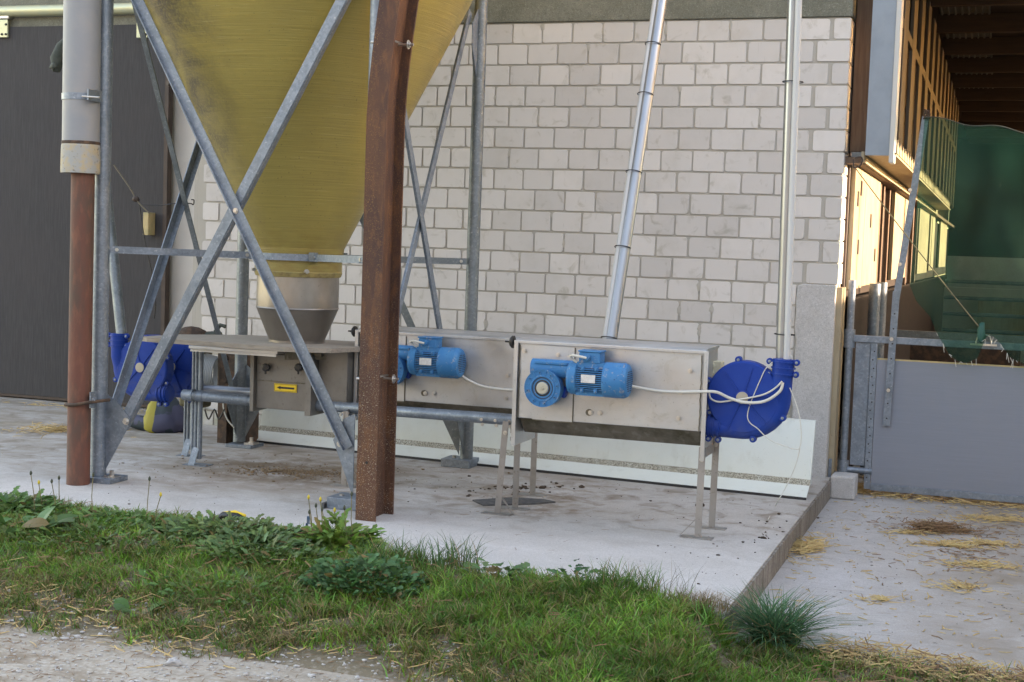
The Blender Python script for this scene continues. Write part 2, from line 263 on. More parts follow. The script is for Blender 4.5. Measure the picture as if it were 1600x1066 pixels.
# ------------------------------------------------------------------ mesh helpers
WORLD = {}
def V(*a): return Vector(a)
def frame(d, up=None):
    d = Vector(d).normalized()
    up = Vector(up) if up is not None else (V(0, 0, 1) if abs(d.z) < .9 else V(0, 1, 0))
    a = d.cross(up).normalized(); b = a.cross(d); return d, a, b
class MB:
    def __init__(s): s.v = []; s.f = []; s.sm = []
    def add(s, vs, fs, smooth=False):
        o = len(s.v); s.v += [Vector(p) for p in vs]
        for f in fs: s.f.append([o+i for i in f]); s.sm.append(smooth)
        return s
    def box(s, a, b, bev=0):
        x0, x1 = sorted((a[0], b[0])); y0, y1 = sorted((a[1], b[1])); z0, z1 = sorted((a[2], b[2]))
        vs = [(x, y, z) for x in (x0, x1) for y in (y0, y1) for z in (z0, z1)]
        return s.add(vs, [(0, 1, 3, 2), (4, 6, 7, 5), (0, 4, 5, 1), (2, 3, 7, 6), (0, 2, 6, 4), (1, 5, 7, 3)])
    def bar(s, p1, p2, A, wa, B, wb):
        """bar from p1 to p2; cross-section spans 0..wa along A and 0..wb along B"""
        p1, p2, A, B = Vector(p1), Vector(p2), Vector(A).normalized(), Vector(B).normalized()
        q = [V(0, 0, 0), A*wa, A*wa+B*wb, B*wb]
        return s.add([p1+e for e in q]+[p2+e for e in q], [(0, 1, 5, 4), (1, 2, 6, 5), (2, 3, 7, 6), (3, 0, 4, 7), (3, 2, 1, 0), (4, 5, 6, 7)])
    def angle(s, p1, p2, A, w1, B, w2, t=.006):
        s.bar(p1, p2, A, w1, B, t)
        B = Vector(B).normalized()
        return s.bar(Vector(p1)+B*t, Vector(p2)+B*t, A, t, B, w2-t)
    def tube(s, p1, p2, r, n=16, r2=None, cap=True, smooth=True):
        return s.path([p1, p2], r, n, [r, r if r2 is None else r2], cap, smooth)
    def path(s, pts, r, n=8, rs=None, cap=True, smooth=True):
        pts = [Vector(p) for p in pts]; rs = rs or [r]*len(pts); o = len(s.v); vs = []; a = None
        for i, p in enumerate(pts):
            d = ((pts[min(i+1, len(pts)-1)]-pts[max(i-1, 0)])).normalized()
            if a is None: _, a, b = frame(d)
            else: a = (a-d*a.dot(d)).normalized(); b = d.cross(a)*-1; b = a.cross(d)
            vs += [p+(a*math.cos(2*PI*k/n)+b*math.sin(2*PI*k/n))*rs[i] for k in range(n)]
        fs = [(i*n+k, i*n+(k+1) % n, (i+1)*n+(k+1) % n, (i+1)*n+k) for i in range(len(pts)-1) for k in range(n)]
        s.add(vs, fs, smooth)
        if cap:
            s.add(vs[:n], [tuple(range(n-1, -1, -1))]); s.add(vs[-n:], [tuple(range(n))])
        return s
    def lathe(s, c, ax, prof, n=32, smooth=True, cap=True):
        """prof: list of (radius, distance along ax)"""
        d, a, b = frame(ax); c = Vector(c); vs = []
        for r, h in prof: vs += [c+d*h+(a*math.cos(2*PI*k/n)+b*math.sin(2*PI*k/n))*r for k in range(n)]
        for i in range(len(prof)-1):
            s.add(vs[i*n:(i+2)*n], [(k, (k+1) % n, n+(k+1) % n, n+k) for k in range(n)], smooth)
        if cap:
            s.add(vs[:n], [tuple(range(n-1, -1, -1))]); s.add(vs[-n:], [tuple(range(n))])
        return s
    def prism(s, poly, ext):
        n = len(poly); P = [Vector(p) for p in poly]; E = Vector(ext)
        return s.add(P+[p+E for p in P], [tuple(range(n-1, -1, -1)), tuple(range(n, 2*n))]+[(i, (i+1) % n, n+(i+1) % n, n+i) for i in range(n)])
    def bolt(s, p, d, r=.009, h=.008, n=6):
        d, a, b = frame(d); p = Vector(p)
        s.path([p, p+d*.003], r*1.5, 10); s.path([p+d*.003, p+d*(.003+h)], r, n, smooth=False); return s
    def blob(s, c, r, seed=0, n=8, sq=(1, 1, 1), amp=.3):
        rr = random.Random(seed); c = Vector(c); vs = [c+V(0, 0, r*sq[2])]
        ph = [rr.uniform(0, 6) for _ in range(6)]
        for i in range(1, n//2+1):
            t = PI*i/(n//2+1)
            for k in range(n):
                u = 2*PI*k/n; q = r*(1+amp*math.sin(3*u+ph[0]+t*2)*math.sin(2*t+ph[1])+amp*.6*rr.uniform(-1, 1))
                vs.append(c+V(q*math.sin(t)*math.cos(u)*sq[0], q*math.sin(t)*math.sin(u)*sq[1], q*math.cos(t)*sq[2]))
        vs.append(c-V(0, 0, r*sq[2])); m = n//2; fs = [(0, 1+k, 1+(k+1) % n) for k in range(n)]
        for i in range(m-1): fs += [(1+i*n+k, 1+(i+1)*n+k, 1+(i+1)*n+(k+1) % n, 1+i*n+(k+1) % n) for k in range(n)]
        fs += [(len(vs)-1, 1+(m-1)*n+(k+1) % n, 1+(m-1)*n+k) for k in range(n)]
        return s.add(vs, fs, True)
    def build(s, name, mat, parent=None, bevel=0, origin=None, mats=None):
        v = np.array([tuple(p) for p in s.v]); mn, mx = v.min(0), v.max(0)
        o = Vector(origin) if origin is not None else V((mn[0]+mx[0])/2, (mn[1]+mx[1])/2, mn[2] if parent is None else (mn[2]+mx[2])/2)
        me = bpy.data.meshes.new(name); me.from_pydata([tuple(p-o) for p in s.v], [], s.f)
        for p, q in zip(me.polygons, s.sm): p.use_smooth = q
        me.materials.append(mat); me.update()
        bm = bmesh.new(); bm.from_mesh(me)
        if len(bm.faces) < 20000: bmesh.ops.recalc_face_normals(bm, faces=bm.faces)
        bm.to_mesh(me); bm.free()
        ob = bpy.data.objects.new(name, me); COL.objects.link(ob)
        WORLD[ob.name] = o
        if parent is not None:
            ob.parent = parent; ob.location = o-WORLD[parent.name]
        else: ob.location = o
        if bevel:
            md = ob.modifiers.new('bevel', 'BEVEL'); md.width = bevel; md.segments = 2; md.limit_method = 'ANGLE'; md.angle_limit = math.radians(50)
        return ob
def tag(o, label=None, cat=None, group=None, kind=None):
    for a, b in (('label', label), ('category', cat), ('group', group), ('kind', kind)):
        if b: o[a] = b
    return o
def thing(name, loc, label, cat, group=None):
    o = bpy.data.objects.new(name, None); COL.objects.link(o); o.location = loc; o.empty_display_size = .1
    WORLD[o.name] = Vector(loc); return tag(o, label, cat, group)
def copy_tree(o, parent=None, delta=None):
    c = o.copy(); COL.objects.link(c)
    if parent is not None: c.parent = parent
    if delta is not None: c.location = o.location+Vector(delta)
    for ch in list(o.children): copy_tree(ch, c)
    return c
def ray(px, py): return FW+CR*(float(px-800)/FPX)-CU*(float(py-533)/FPX)
def atY(px, py, Y): d = ray(px, py); return CAM+d*((Y-CAM.y)/d.y)
def atZ(px, py, Z=0.): d = ray(px, py); return CAM+d*((Z-CAM.z)/d.z)
def atX(px, py, X): d = ray(px, py); return CAM+d*((X-CAM.x)/d.x)

# ================================================================== SETTING
b = MB(); b.add([(-60, -60, -.14), (60, -60, -.14), (60, 60, -.14), (-60, 60, -.14)], [(0, 1, 2, 3)])
tag(b.build('ground', TRACK), kind='structure')
# pale gravel track in the foreground, finely uneven
def grid(x0, x1, y0, y1, nx, ny, zf):
    xs = np.linspace(x0, x1, nx); ys = np.linspace(y0, y1, ny)
    vs = [(x, y, zf(x, y)) for y in ys for x in xs]
    fs = [(j*nx+i, j*nx+i+1, (j+1)*nx+i+1, (j+1)*nx+i) for j in range(ny-1) for i in range(nx-1)]
    return MB().add(vs, fs, True)
def wob(x, y): return math.sin(x*3.1+y*1.7)*.5+math.sin(x*7.3-y*5.1)*.3+math.sin(x*13+y*11)*.2
edge_pts = [(-9, -3.25), (-5, -3.2), (-3.3, -3.27), (-2.95, -3.18), (-2.55, -3.45), (-2.2, -3.6), (-1.6, -3.62), (-1.0, -3.72), (-.93, -3.80), (-.6, -3.68), (-.3, -3.66), (.2, -3.80), (3, -4.6)]
def edge(x):
    return float(np.interp(x, [p[0] for p in edge_pts], [p[1] for p in edge_pts]))
def soil_z(x, y):
    e = edge(x); top = float(np.interp(x, [-1.0, -.90], [.016, -.105]))
    e2 = -3.86 if x < -.9 else e
    t = min(1, max(0, (e2-y)/.9)); base = top*(1-t)+(-.115)*t
    return base+wob(x, y)*.008-(.05 if y > e else 0)-(max(0, -4.75-y)*.25)
grid(-9, 3, -9.5, -4.4, 160, 80, lambda x, y: -.118+wob(x, y)*.006).build('gravel_track', TRACK)['kind'] = 'structure'
grid(-9, 3, -5.0, -3.1, 200, 50, soil_z).build('soil_verge', SOIL)['kind'] = 'structure'
# concrete slab with its lower yard beside it
b = MB().box((-11, -3.73, -.05), (-.965, 3, 0)); tag(b.build('concrete_slab', SLABM), kind='structure')
b = MB().box((-11, -3.72, -.25), (-.952, -.02, -.006))
tag(b.build('slab_edge', SLABEDGE), kind='structure')
b = MB().box((-.951, -4.0, -.25), (5.6, 26, -.12)); tag(b.build('yard_pavement', YARDM), kind='structure')

# ================================================================== BRICK WALL
wall = thing('brick_wall', (-3.3, 0, 0), 'white sand lime brick wall behind the machines, with concrete lintel and pier', 'wall')
PX, PZ, JX, JZ = .2148, .1418, .012, .012
def brick_mesh(w, h, seed):
    rr = random.Random(seed); pts = []
    for cx, cz, a0 in ((1, 1, 0), (-1, 1, 90), (-1, -1, 180), (1, -1, 270)):
        r = rr.uniform(.006, .020) if rr.random() < .6 else .004
        X, Z = cx*(w/2-r), cz*(h/2-r)
        jx, jz = rr.uniform(-.0015, .0015), rr.uniform(-.002, .002)
        for q in (0, 45, 90):
            a = math.radians(a0+q); pts.append((X+jx+math.cos(a)*r, Z+jz+math.sin(a)*r))
    n = len(pts); vs = [(x*.985, -.003, z*.975) for x, z in pts]+[(x, 0.0, z) for x, z in pts]+[(x, .012, z) for x, z in pts]
    fs = [tuple(range(n))]+[(i+n*j, (i+1) % n+n*j, (i+1) % n+n*(j+1), i+n*(j+1)) for j in (0, 1) for i in range(n)]
    return vs, fs
var = {}
def bmesh_for(w, seed):
    key = (round(w, 3), seed)
    if key not in var:
        vs, fs = brick_mesh(w, PZ-JZ, seed); me = bpy.data.meshes.new('brick'); me.from_pydata(vs, [], fs); me.materials.append(BRICK)
        bm = bmesh.new(); bm.from_mesh(me); bmesh.ops.recalc_face_normals(bm, faces=bm.faces); bm.to_mesh(me); bm.free(); var[key] = me
    return var[key]
bricks = []
TOP = 2.948
for k in range(21):
    zc = TOP-(k+.5)*PZ-JZ*.2
    xr = -.982 if k < 12 else -1.245
    full = (k % 2 == 1)
    if k >= 12: full = not full
    x = xr
    first = True
    while x > -5.63:
        w = (PX-JX) if (full or not first) else .104
        if k >= 12 and first: w += random.uniform(-.02, .01)
        if x-w < -5.65: w = x+5.65
        if w < .04: break
        bricks.append((x-w/2, zc, w)); x -= w+((.026 if k < 12 else .014) if first else JX+random.uniform(-.0015, .0025)); first = False
indiv = []; rest = []
for q in bricks:
    x, z, w = q
    vis = (z > .45) and (x > -3.45 or x < -4.72) and not (x < -4.72 and z > 2.35) and not (-2.5 < x < -1.35 and z < .8)
    (indiv if vis and len(indiv) < 300 else rest).append(q)
for i, (x, z, w) in enumerate(indiv):
    std = abs(w-(PX-JX)) < .001
    o = bpy.data.objects.new('brick', bmesh_for(w, i % 12 if std else i % 3)); COL.objects.link(o); o.parent = wall
    o.location = V(x, random.uniform(-.0015, .0015), z)-WORLD[wall.name]; o.rotation_euler = (0, random.uniform(-.004, .004), 0)
b = MB()
for i, (x, z, w) in enumerate(rest):
    vs, fs = brick_mesh(w, PZ-JZ, i); b.add([(a+x, y, c+z) for a, y, c in vs], fs)
b.build('bricks', BRICK, wall)['kind'] = 'stuff'
# mortar bed with squeezed out joints (body of the wall)
b = MB().box((-5.70, .0045, -.2), (-.99, .24, TOP)); b.build('mortar_bed', MORTAR, wall)
# brick end face towards the barn
b = MB()
for k in range(12):
    z = TOP-(k+1)*PZ; b.box((-.9895, .006, z+JZ/2), (-.982, .236, z+PZ-JZ/2))
b.build('brick_ends', BRICK, wall)['kind'] = 'stuff'
# smeared mortar stains beside some vertical joints
b = MB(); rr = random.Random(3)
for i in range(46):
    x, z, w = rr.choice(indiv); w2 = rr.uniform(.008, .02); h = rr.uniform(.02, .05)
    cx = x-w/2-.006; cz = z+rr.uniform(-.02, .05)
    n = 9; P = [(cx+math.cos(2*PI*t/n)*w2*rr.uniform(.6, 1.1), 0, cz+math.sin(2*PI*t/n)*h*rr.uniform(.7, 1.1)) for t in range(n)]
    b.add([(cx, -.0055, cz)]+[(p[0], -.003, p[2]) for p in P], [(0, 1+t, 1+(t+1) % n) for t in range(n)])
b.build('mortar_smears', MORTAR, wall)['kind'] = 'stuff'
b = MB().box((-5.72, -.012, TOP+.002), (-.975, .24, 3.9)); b.build('lintel', LINTM, wall, .006)
# concrete pier: ragged left outline
P = [(-1.245, -.3)]; rr = random.Random(5)
for i in range(15): P.append((-1.238+rr.uniform(-.008, .012), i*.088))
P += [(-1.20, 1.246), (-.99, 1.246), (-.992, .9), (-1.0, -.3)]
b = MB().prism([(x, -.016, z) for x, z in P], (0, .25, 0)); b.build('concrete_pier', PIERM, wall, .006)
# plastered wall left of the bricks, behind the sliding door
b = MB().box((-11, .66, -.2), (-5.703, .8, 2.946)); b.build('plaster_panel', PLASTER, wall)
b = MB().box((-5.73, .005, 0), (-5.701, .66, 2.946)); b.build('mortar_edge', MORTAR, wall)
b = MB().box((-11, .64, 2.95), (-5.71, .82, 4.2)); b.build('lintel_recess', LINTM, wall)

# sliding door
dr = thing('sliding_door', (-7.2, .6, 0), 'large dark grey textured sliding door at the left behind the downpipe', 'door')
MB().box((-9.4, .56, .035), (-6.35, .60, 3.08)).build('door_panel', DOOR, dr)
MB().box((-6.349, .545, .03), (-6.315, .61, 3.08)).build('edge_trim', BROWN, dr)
MB().box((-9.4, .553, .012), (-6.315, .605, .034)).build('bottom_trim', BROWN, dr)
q = atY(235, 350, .52); MB().box((q.x-.03, .46, q.z-.09), (q.x+.02, .559, q.z+.09)).build('wooden_handle', PALEW, dr, .004)
for cx in (4, 222):
    q = atY(cx, 44, .53); bp = MB().box((q.x-.055, .535, q.z-.075), (q.x+.045, .558, q.z+.07)).build('roller_bracket', YZINC, dr, .003)
    b = MB()
    for dx, dz in ((.03, .03), (.03, -.05), (-.01, -.05)): b.bolt((q.x+dx, .535, q.z+dz), (0, -1, 0), .007)
    b.build('bracket_bolt', BLACKP, bp); MB().box((q.x-.05, .53, q.z+.072), (q.x+.06, .62, q.z+.13)).build('roller', STEELB, dr, .01)
rl = thing('door_rail', (-7.8, .55, 3.2), 'yellow zinc plated rail above the grey sliding door', 'rail')
b = MB(); b.path([(-9.5, .55, 3.205), (-6.3, .55, 3.205)], .045, 14); b.build('rail_tube', YZINC, rl); MB().box((-9.5, .59, 3.08), (-6.2, .64, 3.16)).build('backing_board', LINTM, rl)
q = atY(262, 130, .45); tag(MB().tube(q, q+V(.10, .2, .02), .022, 12).tube(q+V(-.001, -.002, 0), q+V(.001, .003, 0), .016).build('pipe_stub', BROWN), 'short dark pipe stub sticking out at the top right of the sliding door', 'pipe stub')

# white deflector sheet along the foot of the wall
sh = thing('deflector_sheet', (-3, -.5, 0), 'long white coated metal sheet leaning along the foot of the brick wall', 'metal sheet')
def sheet_y(x): return -.62-(x+4.85)*.085
xs = np.linspace(-4.88, -1.0, 14); b = MB(); bf = MB(); bl = MB(); bd = MB()
prof = [(-.02, .45), (-.26, .30), None]
rows = []
for x in xs:
    y = sheet_y(x); rows.append([(x, y+.305, .440), (x, y+.27, .435), (x, y+.165, .098), (x, y+.125, .068), (x, y+.005, .016), (x, y, .001)])
def strip(bb, i0, i1):
    for a in range(len(xs)-1):
        bb.add([rows[a][i0], rows[a][i1], rows[a+1][i1], rows[a+1][i0]], [(0, 1, 2, 3)])
strip(b, 0, 1); strip(b, 1, 2); b.build('sloping_panel', SHEET, sh); strip(bf, 2, 3); bf.build('fold', FOLD, sh)
strip(bl, 3, 4); bl.build('lip', SHEET, sh); strip(bd, 4, 5); bd.build('lip_edge', BLACKP, sh)
y = sheet_y(-1.0); MB().add([(-1.0, y+.305, .44), (-1.0, y+.27, .435), (-1.0, y+.165, .098), (-1.0, y+.125, .068), (-1.012, y+.305, .05)], [(0, 1, 2, 3, 4)]).build('end_fold', SHEET, sh)

# ================================================================== BARN AT THE RIGHT
barn = thing('open_barn', (-.8, .1, -.1), 'open timber barn bay at the right with slatted side wall and dark rafters', 'barn')
XP = -.93
# corner trim
b = MB().box((-.968, .18, 2.11), (-.865, .24, 4)); b.build('corner_batten', TIMB, barn, .004)
b = MB().box((-.981, .238, 1.24), (-.969, .262, 4)); b.build('dark_gap_trim', BROWN, barn)
b = MB().box((-.95, .12, 2.035), (-.86, .22, 2.105)); b.build('batten_foot', GALVD, barn)
MB().box((-.849, -.04, 2.075), (-.703, -.032, 4)).build('cladding_sheet', BLUEG, barn)
MB().box((-.7025, -.05, 2.03), (-.672, .12, 4)).build('corner_post', simple('pale coated post', (.5, .5, .48), .5), barn, .003)
MB().box((-.849, -.031, 2.09), (-.704, .06, 4)).build('post_core', TIMB, barn)
MB().box((-1.0, .03, -.1), (-.955, .26, 1.23)).build('door_jamb', PLY, barn)
# lower sunlit panels (feed hatch doors)
for (y0, y1, zb) in ((.27, 1.05, 1.215), (1.06, 2.3, 1.225), (3.95, 5.9, 1.235), (8.1, 10.4, 1.25), (10.9, 12.2, 1.27), (14.2, 17.0, 1.3)):
    p = MB().box((XP-.03, y0, zb), (XP, y1, 2.03)).build('plywood_panel', PLY, barn)
for (yy, zz) in ((.62, 1.5), (.66, 1.9), (.45, 1.82), (1.5, 1.7), (2.0, 1.45)):
    MB().box((XP+.0005, yy, zz-.05), (XP+.006, yy+.07, zz+.05)).build('hinge_plate', BROWN, barn)
MB().box((XP+.0003, .63, 1.22), (XP+.0015, .642, 2.03)).build('panel_seam', BROWN, barn)
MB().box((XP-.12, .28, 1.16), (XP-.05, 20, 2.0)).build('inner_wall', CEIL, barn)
for y in (2.5, 2.85, 3.5, 6.2, 7.1, 7.9): MB().box((XP-.05, y, 1.15), (XP-.015, y+.11, 2.03)).build('upright_board', TIMB, barn)
MB().box((XP-.06, .06, 2.031), (-.875, 20, 2.07)).build('header_beam', TIMB, barn)
MB().box((-.874, -.02, 2.035), (-.855, 11, 2.10)).build('fascia_board', PLY, barn)
MB().box((-.854, .0, 2.085), (-.672, 10.5, 2.10)).build('soffit_board', PLY, barn)
# slatted upper wall: boards with gaps, serrated lower ends
y = .45; i = 0
while y < 12.5:
    wdt = .42; z1 = 3.02
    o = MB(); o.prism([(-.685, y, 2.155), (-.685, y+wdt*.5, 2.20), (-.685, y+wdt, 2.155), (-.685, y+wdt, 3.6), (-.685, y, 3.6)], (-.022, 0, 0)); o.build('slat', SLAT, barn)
    y += .93; i += 1
y = .1; b = MB()
while y < 9.8:
    b.prism([(-.664, y, 2.10), (-.664, y+.13, 2.10), (-.664, y+.13, 2.15), (-.664, y+.065, 2.19), (-.664, y, 2.15)], (-.02, 0, 0)); y += .26
    b.box((-.668, y-.131, 2.10), (-.682, y, 2.152))
b.build('serrated_edge', PLY, barn)
MB().box((-1.05, .27, 2.10), (-1.02, 20, 4.2)).build('backing_wall', CEIL, barn)
MB().box((-.71, .15, 2.93), (-.686, 12, 3.0)).build('slat_rail', SLAT, barn)
# roof
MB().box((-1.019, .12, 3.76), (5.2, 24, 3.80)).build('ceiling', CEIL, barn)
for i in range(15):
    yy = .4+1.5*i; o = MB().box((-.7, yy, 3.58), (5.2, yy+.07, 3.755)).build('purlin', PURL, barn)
    MB().box((-.66, yy+.3, 3.73), (-.22, yy+1.35, 3.758)).build('grey_sheet', CORR, barn)
    b = MB()
    for x in np.arange(-.65, -.23, .06): b.path([(x, yy+.3, 3.728), (x, yy+1.35, 3.728)], .013, 6, cap=False)
    b.build('corrugations', CORR, barn)['kind'] = 'stuff'
# rear wall, low concrete feed wall and the unseen side, its opening cut to shape the sunlight
MB().box((-1, 19.5, -.12), (5.2, 19.7, 4.2)).build('rear_wall', CEIL, barn)
MB().box((-1, 19.3, -.12), (5.2, 19.45, 1.5)).build('rear_plinth', PIERM, barn)
MB().box((-.3, 13.9, .2), (1.0, 13.98, .85)).build('feed_board', PLY, barn)
for z in (.35, .6, .85, 1.1): MB().tube((-.8, 13.6, z), (4.9, 13.6, z), .03, 8).build('feed_rail', GALV, barn)
MB().box((-.82, 14.0, -.12), (1.1, 14.2, 1.0)).build('feed_wall', PIERM, barn)
MB().box((1.5, 14.0, -.12), (5.2, 14.2, 2.0)).build('feed_wall', PIERM, barn)
MB().box((5.0, .3, -.12), (5.2, 24, 2.42)).build('sun_gap_wall', PIERM, barn)
MB().box((5.0, .3, 3.42), (5.2, 24, 4.2)).build('sun_gap_fascia', TIMB, barn)
for y in (.3, 6, 12, 18, 23.8): MB().box((5.02, y, 2.421), (5.18, y+.16, 3.419)).build('side_post', TIMB, barn)
MB().box((1.9, .05, -.12), (5.2, .25, 4.2)).build('front_wall', PIERM, barn)
MB().box((-.67, .05, 3.8), (1.9, .11, 4.6)).build('gable_boards', TIMB, barn)
# corrugated roof over everything
MB().box((-1.0, -.1, 4.3), (5.6, 24, 4.36)).build('roof_sheet', CORR, barn)
# inner walkway post and gate seen under the panels
MB().box((-1.25, .3, -.12), (-1.2, 19.4, 3.7)).build('outer_boarding', CEIL, barn)
MB().box((-1.0, .9, -.12), (-.96, 19, 1.14)).build('low_boarding', CEIL, barn)
for y in (.9, 1.5): MB().tube((-.82, y, -.1), (-.82, y, 1.25), .04, 12).build('inner_post', GALV, barn)
MB().box((-.8, 2.6, .75), (3, 2.66, .85)).build('inner_rail', GALVD, barn)
MB().box((-.8, 2.6, .30), (3, 2.66, .40)).build('inner_rail', GALVD, barn)
MB().box((-.7, 3.4, -.12), (.2, 3.8, .72)).build('feed_trough', RUSTD, barn)
b = MB().path([(-.972, .25, 4.0), (-.972, .25, 1.2)], .010, 6); b.build('corner_strip', BROWN, barn)
# cord hook by the panel
q = atX(1340, 262, XP+.01)
# unseen building wing, added at far right to keep sun off the yard
wing = thing('shade_wing', (7, -8, -.14), 'unseen rendered wing added right of the yard to block the sun', 'building')
MB().box((6.2, -20, -.2), (7.2, .2, 5.6)).build('wall', PLASTER, wing)
MB().prism([(5.9, -20.3, 5.6), (7.5, -20.3, 5.6), (6.7, -20.3, 6.1)], (0, 20.6, 0)).build('roof', TIMB, wing)
for y in (-17, -12, -7):
    f = MB().box((6.18, y, 1), (6.2, y+1.2, 2)).build('window', WHITEP, wing); MB().box((6.17, y+.1, 1.1), (6.179, y+1.1, 1.9)).build('pane', BLACKP, f)

# unseen house added behind the camera to cut low sky light
house = thing('sky_block_house', (-6, -34, -.14), 'plain rendered house added unseen behind the camera to block low sky light', 'building')
MB().box((-34, -40, -.2), (16, -32, 8.5)).build('wall', PLASTER, house)
MB().prism([(-35, -31.4, 8.5), (-35, -40.6, 8.5), (-35, -36, 12.5)], (52, 0, 0)).build('roof', RUSTD, house)
for x in range(-30, 14, 6):
    f = MB().box((x, -31.99, 2.5), (x+1.2, -31.95, 4)).build('window', WHITEP, house); MB().box((x+.1, -31.949, 2.6), (x+1.1, -31.94, 3.9)).build('pane', BLACKP, f)
# ================================================================== GATE
gate = thing('barn_gate', (-.75, .15, -.1), 'galvanised farm gate with a grey panel closing the barn bay', 'gate')
GY = .15
pL = atY(1329, 735, GY); pT = atY(1331, 515, GY)
MB().tube((-.905, GY, -.02), (-.905, GY, 1.28), .024, 14).build('hinge_post', GALV, gate)
for z in (.90, .04): MB().tube((-.905, GY, z-.06), (-.905, GY, z+.06), .036, 14).build('hinge_sleeve', GALV, gate)
MB().box((-.88, GY-.02, .88), (2.6, GY+.02, .925)).build('top_rail', GALV, gate, .004)
MB().tube((-.88, GY, .04), (-.72, GY, .04), .022, 12).build('lower_stub', GALV, gate)
MB().box((-.862, GY-.004, .075), (-.77, GY+.004, .878)).build('side_plate', GALV, gate)
MB().box((-.765, GY-.012, -.075), (-.725, GY+.012, .879)).build('drilled_strip', GALV, gate)
b = MB()
for i in range(16): b.tube((-.75+(i % 2)*.008, GY-.0125, .0+i*.055), (-.75+(i % 2)*.008, GY-.0135, .0+i*.055), .005, 8)
b.build('holes', BLACKP, gate)['kind'] = 'stuff'
MB().box((-.722, GY-.008, -.035), (2.6, GY+.008, .772)).build('panel', PANEL, gate)
MB().box((-.724, GY-.016, -.082), (2.6, GY+.016, -.036)).build('bottom_rail', GALV, gate, .003)
MB().box((-.722, GY-.009, .773), (2.6, GY+.009, .782)).build('panel_cap', PALEW, gate)
# leaning drilled strip that carries the net
st = thing('net_pole', (-.66, .11, .35), 'leaning galvanised perforated strip bolted to the gate, holding the green net', 'pole')
a, c = atY(1379, 665, .118), atY(1395, 455, .118); d = atY(1441, 182, .11)
MB().angle(a, c, (1, 0, 0), .045, (0, 1, 0), .012, .005).build('lower_strip', GALV, st)
MB().angle(c+V(0, -.008, -.08), d, (1, 0, 0), .042, (0, 1, 0), .012, .005).build('upper_strip', GALV, st)
b = MB()
for i in range(9):
    p = a+(c-a)*((i+.5)/9)+V(.022, -.001, 0); b.tube(p, p+V(0, -.001, 0), .0055, 8)
b.build('holes', BLACKP, st)['kind'] = 'stuff'
for px_, py_ in ((1419, 297), (1403, 413), (1390, 530), (1385, 610)):
    p = atY(px_+3, py_, .108); MB().bolt(p, (0, -1, 0), .008).build('bolt', STEELB, st)
for s in range(5): pass
b = MB()
for i in range(4):
    t = [d+V(.03+.02*math.cos(j*1.3+i), -.02+.015*math.sin(j*2.1+i*2), .01+.03*math.sin(j*.9+i*1.7)) for j in range(9)]
    b.path(t, .004, 5)
b.build('wire_tangle', RUSTD, st)
ub = atY(1537, 535, .13)
b = MB().path([ub+V(-.05, -.03, -.02), ub+V(-.035, -.03, .04), ub+V(0, -.03, .055), ub+V(.035, -.03, .04), ub+V(.05, -.03, -.02)], .005, 6); b.box(ub+V(-.08, -.035, -.02), ub+V(.08, -.028, -.008))
tag(b.build('u_bolt', STEELB), 'small steel u-bolt clamped on the top rail of the gate', 'u-bolt')
# net: fabric sheet with folds and a ragged hem
outline_top = [(1445, 185), (1480, 190), (1540, 200), (1600, 210), (1700, 224), (1900, 250)]
bot = {1445: 560, 1425: 440}
N, Mh = 60, 26; vs = []; fs = []
for i in range(N+1):
    u = i/N
    tp = atY(1445+u*440, 184+u*62, .09)
    xp = tp.x
    lowpx = np.interp(u, [0, .05, .09, .13, .17, .21, .25, .32, .42, .6, .8, 1], [445, 520, 560, 568, 560, 520, 530, 560, 572, 578, 585, 590])
    xl = 1422+u*440+ (18*math.sin(u*9))
    lp = atY(xl+ (12 if u > .03 else 0), lowpx, .07)
    for j in range(Mh+1):
        v = j/Mh; sag = math.sin(PI*v)*.03
        p = tp.lerp(lp, v); fold = .03*math.sin(u*26+v*5+math.sin(v*6)*1.3)*(.2+v*.8)+.045*math.sin((u*1.4-v*.9)*7)*math.sin(PI*min(1, v+.1))
        vs.append((p.x, p.y-.02+fold*.8, p.z-sag*0+ (0 if j else .012*math.sin(u*30))))
for i in range(N):
    for j in range(Mh): fs.append((i*(Mh+1)+j, (i+1)*(Mh+1)+j, (i+1)*(Mh+1)+j+1, i*(Mh+1)+j+1))
nt = thing('green_net', tuple(atY(1445, 560, .09)), 'green translucent shade net with ragged hem hanging over the grey gate', 'net')
MB().add(vs, fs, True).build('net_sheet', NET, nt)
b = MB(); b.path([vs[i*(Mh+1)] for i in range(N+1)], .004, 5); b.build('hem_cord', CLOTHG, nt)
kn = atY(1533, 520, .05); b = MB().blob(kn, .04, 4, 8, (.6, .6, 1.6)); b.build('knot', simple('dark green twine', (.01, .09, .07), .6), nt)
b = MB(); rr = random.Random(9)
for i in range(26):
    j = rr.randrange(2, 22); p = Vector(vs[j*(Mh+1)+Mh]); b.path([p, p+V(rr.uniform(-.02, .02), -.005, -rr.uniform(.01, .06))], .0015, 4)
b.build('frayed_threads', CABLE, nt)['kind'] = 'stuff'
